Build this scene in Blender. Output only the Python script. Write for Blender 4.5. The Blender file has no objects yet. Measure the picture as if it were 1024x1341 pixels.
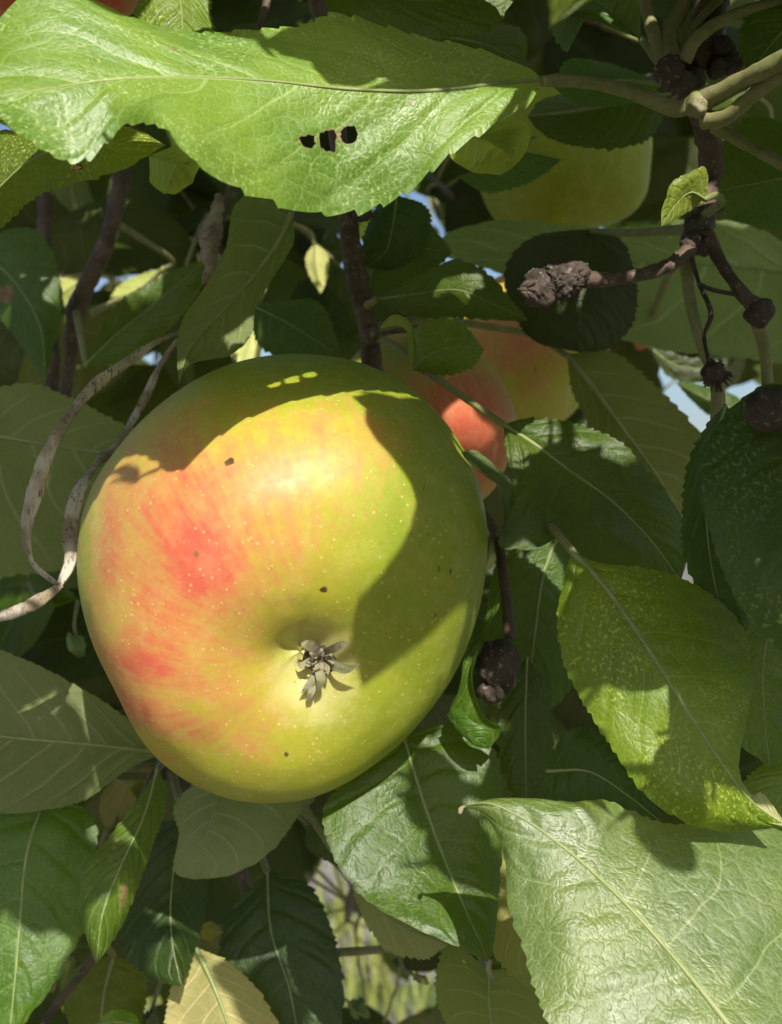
import bpy, bmesh, math, random
import numpy as np
from mathutils import Vector, noise, Quaternion, Matrix
from mathutils.bvhtree import BVHTree

random.seed(7)
sc = bpy.context.scene
C = sc.collection
# ---------------------------------------------------------------- camera
F = 1579.0                                    # focal length in photo pixels (1024 x 1341)
CAMP = Vector((0, 0, 1.4))
cam = bpy.data.cameras.new('camera'); camo = bpy.data.objects.new('camera', cam); C.objects.link(camo)
camo.location = CAMP; camo.rotation_euler = (math.radians(90), 0, 0)
cam.sensor_fit = 'VERTICAL'; cam.angle = 2*math.atan(670.5/F)
cam.clip_start = 0.01; cam.clip_end = 500
cam.dof.use_dof = True; cam.dof.focus_distance = 0.212; cam.dof.aperture_fstop = 20
sc.camera = camo
# ---------------------------------------------------------------- sky and sun
SUN = Vector((0.17, -0.75, 0.64)).normalized()
w = bpy.data.worlds.new('World'); sc.world = w; w.use_nodes = True
nt = w.node_tree
sky = nt.nodes.new('ShaderNodeTexSky'); sky.sky_type = 'NISHITA'; sky.sun_disc = False
sky.dust_density = 2.0; sky.air_density = 0.9; sky.sun_elevation = math.asin(SUN.z); sky.sun_rotation = math.atan2(SUN.x, SUN.y)
nt.links.new(sky.outputs[0], nt.nodes['Background'].inputs[0]); nt.nodes['Background'].inputs[1].default_value = 0.09
sl = bpy.data.lights.new('sun', 'SUN'); sl.energy = 5.0; sl.angle = math.radians(0.53); sl.color = (1, 0.95, 0.86)
so = bpy.data.objects.new('sun', sl); C.objects.link(so); so.rotation_euler = SUN.to_track_quat('Z', 'Y').to_euler()
so.location = (0.5, -2, 4)
sc.view_settings.view_transform = 'Standard'; sc.view_settings.look = 'None'
sc.view_settings.exposure = 0.5; sc.view_settings.gamma = 1
sc.cycles.use_adaptive_sampling = True; sc.cycles.adaptive_threshold = 0.06; sc.cycles.caustics_reflective = False; sc.cycles.caustics_refractive = False; sc.cycles.max_bounces = 4; sc.cycles.diffuse_bounces = 3; sc.cycles.glossy_bounces = 2; sc.cycles.transmission_bounces = 4

# ---------------------------------------------------------------- helpers
def P(px, py, d):
    return Vector(((px-512)/F*d, d, CAMP.z-(py-670.5)/F*d))
def pix(v):
    d = max(v.y, 1e-4)
    return v.x/d*F+512, 670.5-(v.z-CAMP.z)/d*F
def V3(p): return p if isinstance(p, Vector) else P(*p)

def spline(pts, n):
    pts = [V3(p) for p in pts]
    if len(pts) == 2:
        return [pts[0].lerp(pts[1], i/(n-1)) for i in range(n)]
    ext = [pts[0]*2-pts[1]] + pts + [pts[-1]*2-pts[-2]]
    dense = []
    for k in range(1, len(ext)-2):
        p0, p1, p2, p3 = ext[k-1:k+3]
        for i in range(14):
            t = i/14
            dense.append(0.5*((2*p1)+(p2-p0)*t+(2*p0-5*p1+4*p2-p3)*t*t+(3*p1-p0-3*p2+p3)*t**3))
    dense.append(pts[-1])
    cum = [0.0]
    for a, b in zip(dense, dense[1:]): cum.append(cum[-1]+(b-a).length)
    out, k = [], 0
    for i in range(n):
        s = cum[-1]*i/(n-1)
        while k < len(cum)-2 and cum[k+1] < s: k += 1
        f = (s-cum[k])/max(cum[k+1]-cum[k], 1e-9)
        out.append(dense[k].lerp(dense[k+1], min(max(f, 0), 1)))
    return out

def link(name, me, mat, parent=None, loc=None):
    o = bpy.data.objects.new(name, me); C.objects.link(o)
    if mat is not None and not len(me.materials): me.materials.append(mat)
    loc = loc or Vector((0, 0, 0))
    if parent is not None:
        o.parent = parent
        q = parent
        while q is not None: loc = loc-q.location; q = q.parent
    o.location = loc
    return o
def tag(o, label, cat, group=None):
    o['label'] = label; o['category'] = cat
    if group: o['group'] = group
    return o
def thing(name, loc, label, cat, group=None):
    o = bpy.data.objects.new(name, None); C.objects.link(o); o.location = loc; o.empty_display_size = 0.01
    return tag(o, label, cat, group)

def mesh_from(name, verts, faces, smooth=True):
    me = bpy.data.meshes.new(name); me.from_pydata([tuple(v) for v in verts], [], faces)
    if smooth: me.polygons.foreach_set('use_smooth', [True]*len(me.polygons))
    me.update()
    return me

def tube_data(pts, rad, seg=8, n=None, rough=0.0, seed=0, flat=1.0):
    """verts, faces of a tapered tube; rad is a list along the points"""
    n = n or max(6, 6*len(pts))
    c = spline(pts, n); vs = []; fs = []
    up = Vector((0.3, 0.2, 0.9)).normalized()
    for i in range(n):
        t = (c[min(i+1, n-1)]-c[max(i-1, 0)]).normalized()
        a = t.cross(up)
        if a.length < 1e-3: a = t.cross(Vector((1, 0, 0)))
        a.normalize(); b = t.cross(a)
        x = i/(n-1)*(len(rad)-1); k = min(int(x), len(rad)-2); r = rad[k]+(rad[k+1]-rad[k])*(x-k)
        for j in range(seg):
            an = 2*math.pi*j/seg
            rr = r
            if rough: rr *= 1+rough*noise.noise(Vector((c[i].x*700+seed, c[i].z*700, j*1.7+c[i].y*500)))
            vs.append(c[i]+a*math.cos(an)*rr+b*math.sin(an)*rr*flat)
    for i in range(n-1):
        for j in range(seg):
            fs.append((i*seg+j, i*seg+(j+1) % seg, (i+1)*seg+(j+1) % seg, (i+1)*seg+j))
    fs.append(tuple(range(seg-1, -1, -1))); fs.append(tuple((n-1)*seg+j for j in range(seg)))
    return vs, fs
def tube(name, pts, rad, mat, parent=None, **k):
    pts = [V3(p) for p in pts]
    vs, fs = tube_data(pts, rad, **k); o0 = pts[0].copy()
    return link(name, mesh_from(name, [v-o0 for v in vs], fs), mat, parent, o0)

# ---------------------------------------------------------------- node helper
class NB:
    def __init__(s, name):
        s.m = bpy.data.materials.new(name); s.m.use_nodes = True; s.t = s.m.node_tree
        s.t.nodes.clear(); s.out = s.n('ShaderNodeOutputMaterial')
    def n(s, ty, **k):
        nd = s.t.nodes.new(ty)
        for a, b in k.items(): setattr(nd, a, b)
        return nd
    def put(s, sock, v):
        if isinstance(v, bpy.types.NodeSocket): s.t.links.new(v, sock)
        elif v is not None:
            if hasattr(sock.default_value, '__len__') and not isinstance(v, (tuple, list)): v = (v,)*len(sock.default_value)
            if hasattr(sock.default_value, '__len__') and len(sock.default_value) == 4 and len(v) == 3: v = (*v, 1)
            sock.default_value = v
    def math(s, op, a, b=None, c=None, clamp=False):
        nd = s.n('ShaderNodeMath', operation=op, use_clamp=clamp)
        for i, v in enumerate((a, b, c)):
            if v is not None: s.put(nd.inputs[i], v)
        return nd.outputs[0]
    def mix(s, f, a, b, mode='MIX'):
        nd = s.n('ShaderNodeMix', data_type='RGBA', blend_type=mode)
        s.put(nd.inputs[0], f); s.put(nd.inputs[6], a); s.put(nd.inputs[7], b)
        return nd.outputs[2]
    def noise(s, vec, scale, detail=3, rough=0.5, dist=0):
        nd = s.n('ShaderNodeTexNoise'); s.put(nd.inputs['Vector'], vec); s.put(nd.inputs['Scale'], scale)
        nd.inputs['Detail'].default_value = detail; nd.inputs['Roughness'].default_value = rough; nd.inputs['Distortion'].default_value = dist
        return nd.outputs[0]
    def vor(s, vec, scale, feature='F1', rnd=1.0):
        nd = s.n('ShaderNodeTexVoronoi', feature=feature); s.put(nd.inputs['Vector'], vec); nd.inputs['Scale'].default_value = scale
        nd.inputs['Randomness'].default_value = rnd
        return nd
    def smooth(s, v, lo, hi, a=0.0, b=1.0):
        nd = s.n('ShaderNodeMapRange', interpolation_type='SMOOTHSTEP'); nd.clamp = True
        s.put(nd.inputs[0], v); s.put(nd.inputs[1], lo); s.put(nd.inputs[2], hi); s.put(nd.inputs[3], a); s.put(nd.inputs[4], b)
        return nd.outputs[0]
    def bump(s, h, strength, dist, normal=None):
        nd = s.n('ShaderNodeBump'); s.put(nd.inputs['Strength'], strength); s.put(nd.inputs['Distance'], dist); s.put(nd.inputs['Height'], h)
        if normal is not None: s.put(nd.inputs['Normal'], normal)
        return nd.outputs[0]
    def attr(s, name): return s.n('ShaderNodeAttribute', attribute_name=name)
    def obj(s): return s.n('ShaderNodeTexCoord').outputs['Object']
    def princ(s, col, rough, normal=None, spec=0.5, **k):
        nd = s.n('ShaderNodeBsdfPrincipled'); s.put(nd.inputs['Base Color'], col); s.put(nd.inputs['Roughness'], rough)
        s.put(nd.inputs['Specular IOR Level'], spec)
        if normal is not None: s.put(nd.inputs['Normal'], normal)
        for a, b in k.items(): s.put(nd.inputs[a.replace('_', ' ')], b)
        return nd.outputs[0]
    def done(s, sh): s.t.links.new(sh, s.out.inputs[0]); return s.m

def leaf_material(name='leaf', far=False):
    b = NB(name)
    uv = b.n('ShaderNodeUVMap', uv_map='leaf').outputs[0]
    sp = b.n('ShaderNodeSeparateXYZ'); b.put(sp.inputs[0], uv); s, t = sp.outputs[0], sp.outputs[1]
    oi = b.n('ShaderNodeObjectInfo'); rnd = oi.outputs['Random']
    met = b.n('ShaderNodeUVMap', uv_map='metric').outputs[0]
    off = b.n('ShaderNodeVectorMath', operation='ADD'); b.put(off.inputs[0], met)
    cmb = b.n('ShaderNodeCombineXYZ'); b.put(cmb.inputs[0], rnd); b.put(cmb.inputs[1], b.math('MULTIPLY', rnd, 3.7))
    b.put(off.inputs[1], cmb.outputs[0]); vec = off.outputs[0]
    def N(scale, detail=2, rough=0.5, dist=0):
        o = b.noise(vec, scale, detail, rough, dist); o.node.noise_dimensions = '2D'; return o
    back = b.n('ShaderNodeNewGeometry').outputs['Backfacing']
    a = b.math('ABSOLUTE', s)
    big = N(45, 2); mid_n = N(230, 3)
    # side veins: arcs running forward from the midrib, staggered left and right
    wob = b.math('MULTIPLY', b.math('SUBTRACT', N(90, 1), 0.5), 0.30)
    q = b.math('SUBTRACT', b.math('MULTIPLY', t, 7.0), b.math('MULTIPLY', b.math('POWER', a, 1.25), 1.7))
    q = b.math('ADD', b.math('ADD', q, wob), b.math('MULTIPLY', b.math('SIGN', s), 0.22))
    fr = b.math('ABSOLUTE', b.math('SUBTRACT', b.math('FRACT', q), 0.5))       # 0 on the vein
    vw = b.math('MULTIPLY_ADD', a, -0.022, 0.036)
    vein = b.smooth(fr, b.math('MULTIPLY', vw, 0.2), vw, 1.0, 0.0)
    vein = b.math('MULTIPLY', vein, b.smooth(a, 0.5, 0.95, 1, 0.0))
    mid = b.smooth(a, 0.008, 0.03, 1.0, 0.0)
    wv = b.n('ShaderNodeTexNoise', noise_dimensions='2D'); b.put(wv.inputs['Vector'], vec); wv.inputs['Scale'].default_value = 420; wv.inputs['Detail'].default_value = 1
    sub = b.n('ShaderNodeVectorMath', operation='MULTIPLY_ADD'); b.put(sub.inputs[0], wv.outputs['Color']); sub.inputs[1].default_value = (0.0011,)*3; b.put(sub.inputs[2], vec)
    vor = b.vor(sub.outputs[0], 1050, 'DISTANCE_TO_EDGE'); vor.voronoi_dimensions = '2D'; v1 = vor.outputs['Distance']
    net = b.smooth(v1, 0.0, 0.32)
    if not far:
        vo0 = b.vor(sub.outputs[0], 300, 'DISTANCE_TO_EDGE'); vo0.voronoi_dimensions = '2D'; v0 = vo0.outputs['Distance']
    # colours
    top = b.mix(b.smooth(big, 0.35, 0.68), (0.050, 0.098, 0.006), (0.088, 0.140, 0.009))
    top = b.mix(b.math('MULTIPLY', b.smooth(mid_n, 0.45, 0.75), 0.4), top, (0.10, 0.160, 0.022))
    und = b.mix(b.smooth(big, 0.3, 0.7), (0.19, 0.225, 0.090), (0.245, 0.275, 0.120))
    if not far:
        top = b.mix(b.math('MULTIPLY', b.smooth(v1, 0.0, 0.16, 1, 0), 0.25), top, (0.16, 0.24, 0.06))
        top = b.mix(b.math('MULTIPLY', b.smooth(v0, 0.01, 0.06, 1, 0), 0.24), top, (0.19, 0.25, 0.07))
        und = b.mix(b.math('MULTIPLY', b.smooth(v0, 0.015, 0.06, 1, 0), 0.30), und, (0.30, 0.32, 0.17))
        speck_n = b.smooth(N(1500, 1), 0.60, 0.68)
        area = b.smooth(N(70, 2), 0.44, 0.60)
        speck = b.math('MULTIPLY', b.math('MULTIPLY', speck_n, area), oi.outputs['Alpha'])
        top = b.mix(b.math('MULTIPLY', speck, 0.7), top, (0.38, 0.42, 0.13))
        und = b.mix(b.math('MULTIPLY', b.smooth(v1, 0.0, 0.12, 1, 0), 0.22), und, (0.28, 0.30, 0.16))
    top = b.mix(b.math('MULTIPLY', vein, 0.6), top, (0.20, 0.26, 0.06))
    top = b.mix(b.math('MULTIPLY', mid, 0.7), top, (0.24, 0.29, 0.07))
    und = b.mix(b.math('MULTIPLY', b.math('MULTIPLY', b.smooth(fr, 0.012, 0.055, 1, 0), b.smooth(a, 0.6, 1.0, 1, 0)), 0.75), und, (0.40, 0.42, 0.24))
    col = b.mix(back, top, und)
    hue = b.n('ShaderNodeHueSaturation'); b.put(hue.inputs['Color'], col)
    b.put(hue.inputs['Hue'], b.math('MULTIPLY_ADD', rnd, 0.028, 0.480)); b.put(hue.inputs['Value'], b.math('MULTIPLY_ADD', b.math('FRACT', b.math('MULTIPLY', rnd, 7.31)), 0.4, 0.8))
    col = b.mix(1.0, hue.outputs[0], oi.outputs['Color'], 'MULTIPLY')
    wear = b.attr('wear').outputs['Fac']
    wf = b.smooth(b.math('ADD', wear, b.math('MULTIPLY', b.math('SUBTRACT', mid_n, 0.5), 0.5)), 0.25, 0.5)
    col = b.mix(wf, col, b.mix(mid_n, (0.13, 0.065, 0.030), (0.40, 0.27, 0.14)))
    if far: nrm = b.bump(b.math('ADD', b.smooth(fr, 0.0, 0.3), mid_n), 0.5, 0.0004)
    else:
        h = b.math('ADD', b.math('MULTIPLY', b.smooth(fr, 0.0, 0.22), 0.7), b.math('MULTIPLY', net, b.math('MULTIPLY_ADD', big, 0.24, 0.0)))
        h = b.math('ADD', h, b.math('ADD', b.math('MULTIPLY', N(480, 4, 0.65), 0.36), b.math('MULTIPLY', b.smooth(v0, 0.0, 0.25), 0.22)))
        nrm = b.bump(h, 0.6, 0.00040)
    rough = b.math('ADD', b.math('MULTIPLY_ADD', back, 0.22, 0.48), b.math('MULTIPLY', b.math('SUBTRACT', mid_n, 0.5), 0.25))
    gl = b.math('MULTIPLY_ADD', oi.outputs['Object Index'], 0.01, 0.25 if far else 0.46)
    pr = b.princ(col, rough, nrm, b.math('MULTIPLY', gl, b.math('MULTIPLY_ADD', back, -0.65, 1.0)))
    tr = b.n('ShaderNodeBsdfTranslucent')
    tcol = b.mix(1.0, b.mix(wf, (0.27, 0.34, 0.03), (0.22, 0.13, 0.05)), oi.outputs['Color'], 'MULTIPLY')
    tcol = b.mix(b.math('MULTIPLY', b.math('MAXIMUM', vein, mid), 0.35), tcol, (0.12, 0.17, 0.02))
    b.put(tr.inputs[0], tcol)
    mx = b.n('ShaderNodeMixShader'); mx.inputs[0].default_value = 0.33
    b.t.links.new(pr, mx.inputs[1]); b.t.links.new(tr.outputs[0], mx.inputs[2])
    return b.done(mx.outputs[0])

def stalk_material(name, c1, c2, c3, rough=0.65, sc_=500, bump=0.6, dist=0.0003, strk=(1, 1, 1)):
    b = NB(name); oc = b.obj()
    mp = b.n('ShaderNodeMapping'); b.put(mp.inputs[0], oc); mp.inputs['Scale'].default_value = strk
    n1 = b.noise(mp.outputs[0], sc_, 5, 0.65); n2 = b.noise(oc, sc_*0.18, 3)
    col = b.mix(b.smooth(n2, 0.35, 0.65), c1, c2)
    col = b.mix(b.smooth(n1, 0.55, 0.7), col, c3)
    return b.done(b.princ(col, rough, b.bump(n1, bump, dist), 0.35))

MLEAF = leaf_material(); MFAR = leaf_material('leaf_far', True)
MBARK = stalk_material('twig_bark', (0.060, 0.040, 0.026), (0.115, 0.078, 0.052), (0.20, 0.165, 0.12), 0.6, 700, 0.8)
MSTALK = stalk_material('petiole', (0.17, 0.185, 0.055), (0.24, 0.22, 0.10), (0.30, 0.26, 0.16), 0.6, 1500, 0.6, 0.00015)
MRIB = stalk_material('midrib', (0.20, 0.25, 0.08), (0.26, 0.29, 0.12), (0.30, 0.30, 0.15), 0.55, 1500, 0.4, 0.0001)
MDEAD = stalk_material('dead_husk', (0.036, 0.027, 0.022), (0.090, 0.066, 0.052), (0.30, 0.26, 0.22), 0.8, 800, 1.0, 0.0009)
MSEPAL = stalk_material('sepal', (0.14, 0.145, 0.06), (0.25, 0.225, 0.13), (0.05, 0.036, 0.025), 0.75, 900, 0.8, 0.0003)
MDRY = stalk_material('dry_blade', (0.40, 0.33, 0.24), (0.20, 0.15, 0.10), (0.035, 0.028, 0.024), 0.7, 900, 0.8, 0.0003)

# ---------------------------------------------------------------- leaves
def inside(pt, poly):
    x, y = pt; r = False; n = len(poly)
    for i in range(n):
        x1, y1 = poly[i]; x2, y2 = poly[(i+1) % n]
        if (y1 > y) != (y2 > y) and x < (x2-x1)*(y-y1)/(y2-y1)+x1: r = not r
    return r
def closest_on(pt, poly):
    best = None; p = Vector(pt)
    for i in range(len(poly)):
        a = Vector(poly[i]); d = Vector(poly[(i+1) % len(poly)])-a
        f = max(0, min(1, (p-a).dot(d)/max(d.length_squared, 1e-9))); c = a+d*f
        if best is None or (c-p).length < best[0]: best = ((c-p).length, c)
    return best

def blade(L, M, R, nu=10, nv=120, teeth=24, amp=0.0011, puff=0.0012, wavy=0.0010, seed=0, holes=(), wear=(), face=None, under=False):
    """a leaf lofted between left edge, midrib and right edge; returns mesh (origin at the base) and its midrib"""
    cL, cM, cR = spline(L, nv+1), spline(M, nv+1), spline(R, nv+1)
    base = cM[0].copy(); W = 2*nu+1
    rs = random.Random(seed); ph = rs.random()*10
    vs = []; st = []; mt = []; mlen = sum((cM[i+1]-cM[i]).length for i in range(nv))
    for i in range(nv+1):
        t = i/nv
        T = (cM[min(i+1, nv)]-cM[max(i-1, 0)]).normalized()
        env = min(1, math.sin(math.pi*min(max(t, 0.0), 1))*2.2)
        for j in range(W):
            s = (j-nu)/nu; E = cL[i] if s < 0 else cR[i]; a = abs(s)
            side = E-cM[i]
            p = cM[i]+side*a
            if a > 0.99 and amp:
                sd = 1 if s > 0 else 0.37
                x = t*teeth*(1+0.10*math.sin(t*9+ph+sd*3))+sd+0.45*noise.noise(Vector((t*teeth*0.6, sd*3, seed*0.7))); f = x-math.floor(x)
                k = 0.55+0.9*abs(noise.noise(Vector((math.floor(x)*1.7, sd*5, seed*0.31))))
                p += side.normalized()*amp*k*(f**0.8 if f < 0.85 else (1-f)/0.15)*env if side.length > 1e-5 else Vector()
            full = (cR[i]-cL[i]); n = full.cross(T)
            if n.length > 1e-9: n.normalize()
            hw = min(1, side.length/0.008)
            o = puff*4*a*(1-a)*hw*0.5
            o += wavy*hw*noise.noise(Vector((t*5+ph, s*2.1, seed*1.3)))*a
            o += wavy*0.8*a*a*hw*math.sin(t*13+ph+(2 if s > 0 else 0))*noise.noise(Vector((t*3, ph, s)))
            o += 0.00022*hw*math.cos(2*math.pi*(t*8-a**1.25*1.9+(0.22 if s > 0 else -0.22)))*(1-a)*min(1, a*5)*env
            vs.append((p, n, o)); st.append((s, t)); mt.append((s*side.length, t*mlen))
    # which way is the upper side?
    c = cM[nv//2]; fdir = (CAMP-c) if face is None else face
    nmid = (cR[nv//2]-cL[nv//2]).cross(cM[nv//2+1]-cM[nv//2-1])
    flip = nmid.dot(fdir) < 0
    if under: flip = not flip
    sg = -1 if flip else 1
    pos = [v[0]+v[1]*(v[2]*sg) for v in vs]
    faces = []
    px = [pix(p) for p in pos] if (holes or wear) else None
    kill = set()
    for i in range(nv):
        for j in range(W-1):
            q = (i*W+j, i*W+j+1, (i+1)*W+j+1, (i+1)*W+j)
            if holes:
                cxy = (sum(px[k][0] for k in q)/4, sum(px[k][1] for k in q)/4)
                if any(inside(cxy, hp) for hp in holes): kill.update(q); continue
            # normal of q is (dj) x (di): right x forward
            faces.append(q if not flip else q[::-1])
    wv = [0.0]*len(pos)
    if holes:
        ring = set(k for q in faces for k in q)
        for hpoly in holes:
            for k in ring:
                if min(abs(px[k][0]-hpoly[0][0]), 200) > 60: continue
                dd, cc = closest_on(px[k], hpoly)
                if k in kill and dd < 4: pos[k] = P(cc.x, cc.y, pos[k].y)
                wv[k] = max(wv[k], 0.62-dd*0.17)
    for (wx, wy, wr, ww) in wear:
        for k, p in enumerate(px):
            d = math.hypot(p[0]-wx, p[1]-wy)/wr
            if d < 1.6: wv[k] = max(wv[k], ww*(1.25-d*0.8))
    for k, (s, t) in enumerate(st):
        if abs(s) > 0.99: wv[k] = max(wv[k], 0.16)
    me = mesh_from('leaf', [p-base for p in pos], faces)
    ul = me.uv_layers.new(name='leaf')
    li = np.zeros(len(me.loops), dtype=np.int32); me.loops.foreach_get('vertex_index', li)
    ul.data.foreach_set('uv', np.array(st, dtype=np.float32)[li].ravel())
    um = me.uv_layers.new(name='metric'); um.data.foreach_set('uv', np.array(mt, dtype=np.float32)[li].ravel())
    at = me.attributes.new('wear', 'FLOAT', 'POINT'); at.data.foreach_set('value', np.array(wv, dtype=np.float32))
    me.materials.append(MLEAF)
    midline = [pos[i*W+nu] for i in range(0, nv+1, 3)]
    return me, base, midline

def leaf(parent, L, M, R, tint=(1, 1, 1), speck=0.25, gloss=0, to=None, pr=0.0009, rib=0.00042, label=None, **k):
    """one leaf on a branch with its midrib and stalk; L, M, R run from the base to the tip as (pixel x, pixel y, metres away)"""
    L = [M[0]]+list(L)+[M[-1]]; R = [M[0]]+list(R)+[M[-1]]
    k.setdefault('seed', int(M[0][0]*3+M[0][1]*7) % 997 if not isinstance(M[0], Vector) else random.randrange(999))
    me, base, ml = blade(L, M, R, **k)
    o = link('leaf', me, None, parent, base); o.color = (*tint, speck); o.pass_index = gloss
    if label: o['label'] = label
    if rib:
        tube('midrib', ml, [rib*1.25, rib*0.7, rib*0.45, rib*0.15], MRIB, o, seg=6, n=40)
    if to is not None:
        pts = [V3(to[0])]+[V3(q) for q in to[1:]] if isinstance(to, list) else [V3(to)]
        pts = [base+(ml[1]-ml[0])*0.6]+pts
        tube('petiole', pts, [pr*0.85, pr, pr*1.1, pr*1.35], MSTALK, o, seg=8, n=10*len(pts), rough=0.08)
    return o

def lump(name, c, r, mat, parent, amp=0.35, freq=900, sub=4, scale=(1, 1, 1), seed=0):
    c = V3(c); bm = bmesh.new(); bmesh.ops.create_icosphere(bm, subdivisions=sub, radius=1)
    for v in bm.verts:
        d = v.co.copy(); q = d*r*freq+Vector((seed, seed*2, 0))
        h = 1+amp*(0.75*noise.noise(q*0.7)+0.30*abs(noise.noise(Vector((q.x*2.6, q.y*2.6, q.z*0.9))))+0.55*abs(noise.noise(Vector((q.x*4.5, q.y*4.5, q.z*2))))+0.2*noise.noise(q*9))
        v.co = Vector((d.x*scale[0], d.y*scale[1], d.z*scale[2]))*r*h
    me = bpy.data.meshes.new(name); bm.to_mesh(me); bm.free()
    me.polygons.foreach_set('use_smooth', [True]*len(me.polygons))
    return link(name, me, mat, parent, c)

# ---------------------------------------------------------------- apples
def apple_material(name):
    b = NB(name); oc = b.obj()
    red = b.attr('blush').outputs['Fac']; grn = b.attr('green').outputs['Fac']; dirt = b.attr('russet').outputs['Fac']; spot = b.attr('spot').outputs['Fac']
    uv = b.n('ShaderNodeUVMap', uv_map='skin').outputs[0]
    mp = b.n('ShaderNodeMapping'); b.put(mp.inputs[0], uv); mp.inputs['Scale'].default_value = (70, 5, 1)
    strk = b.noise(mp.outputs[0], 1.0, 4, 0.6, 0.4)
    mp2 = b.n('ShaderNodeMapping'); b.put(mp2.inputs[0], uv); mp2.inputs['Scale'].default_value = (200, 14, 1)
    strk2 = b.noise(mp2.outputs[0], 1.0, 3, 0.6, 0.3)
    blot = b.noise(oc, 75, 4, 0.55)
    fine = b.noise(oc, 420, 4, 0.6)
    col = b.mix(b.smooth(blot, 0.3, 0.7), (0.40, 0.40, 0.040), (0.50, 0.42, 0.060))
    g = b.math('ADD', grn, b.math('MULTIPLY', b.math('SUBTRACT', blot, 0.5), 0.5))
    col = b.mix(b.smooth(g, 0.1, 0.95), col, (0.235, 0.30, 0.022))
    rr = b.math('ADD', red, b.math('MULTIPLY', b.math('SUBTRACT', strk, 0.5), 0.55))
    rr = b.math('ADD', rr, b.math('MULTIPLY', b.math('SUBTRACT', strk2, 0.5), 0.55))
    rr = b.math('ADD', rr, b.math('MULTIPLY', b.math('SUBTRACT', blot, 0.5), 0.6))
    rr = b.math('ADD', rr, b.math('MULTIPLY', b.math('SUBTRACT', fine, 0.5), 0.55))
    on = b.smooth(red, 0.02, 0.22)
    col = b.mix(b.math('MULTIPLY', b.math('MULTIPLY', b.smooth(rr, 0.12, 0.62), 0.85), on), col, (0.54, 0.255, 0.10))
    col = b.mix(b.math('MULTIPLY', b.smooth(rr, 0.50, 1.05), on), col, (0.58, 0.115, 0.085))
    # lenticels
    v = b.vor(oc, 620, 'F1'); dsz = b.math('MULTIPLY_ADD', b.noise(oc, 150, 2), 0.42, -0.02)
    dot = b.smooth(v.outputs['Distance'], b.math('MULTIPLY', dsz, 0.5), dsz, 1, 0)
    pick = b.smooth(v.outputs['Color'], 0.12, 0.2)
    dot = b.math('MULTIPLY', dot, pick)
    col = b.mix(b.math('MULTIPLY', dot, 0.42), col, (0.66, 0.56, 0.24))
    col = b.mix(b.math('MULTIPLY', b.smooth(b.math('ADD', dirt, b.math('MULTIPLY', b.math('SUBTRACT', fine, 0.5), 0.7)), 0.3, 0.9), 0.75), col, (0.52, 0.49, 0.24))
    v3 = b.vor(oc, 120, 'F1'); 
    sp0 = b.math('MULTIPLY', b.smooth(v3.outputs['Distance'], 0.04, 0.08, 1, 0), b.smooth(v3.outputs['Color'], 0.62, 0.64))
    col = b.mix(b.math('MULTIPLY', sp0, 0.7), col, (0.12, 0.10, 0.03))
    col = b.mix(b.smooth(spot, 0.35, 0.6), col, (0.07, 0.038, 0.016))
    h = b.math('ADD', b.math('MULTIPLY', dot, 0.8), b.math('MULTIPLY', fine, 0.5))
    nrm = b.bump(h, 0.35, 0.00018)
    nrm = b.bump(b.noise(oc, 110, 3), 0.22, 0.0012, nrm)
    col = b.mix(1.0, col, (0.95, 0.93, 0.74), 'MULTIPLY')
    micro = b.noise(oc, 1300, 3, 0.6)
    col = b.mix(b.math('MULTIPLY', b.smooth(micro, 0.35, 0.7), 0.22), col, b.mix(1.0, col, (0.72, 0.70, 0.6), 'MULTIPLY'))
    scuff = b.math('MULTIPLY', b.smooth(b.noise(oc, 200, 5, 0.75), 0.42, 0.72), 0.15)
    col = b.mix(scuff, col, (0.62, 0.55, 0.20))
    rough = b.math('MULTIPLY_ADD', fine, 0.34, 0.31)
    return b.done(b.princ(col, rough, nrm, 0.38, Subsurface_Weight=0.35, Subsurface_Scale=0.006, Subsurface_Radius=(1.0, 0.7, 0.08)))
MAPPLE = apple_material('apple_skin')

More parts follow.
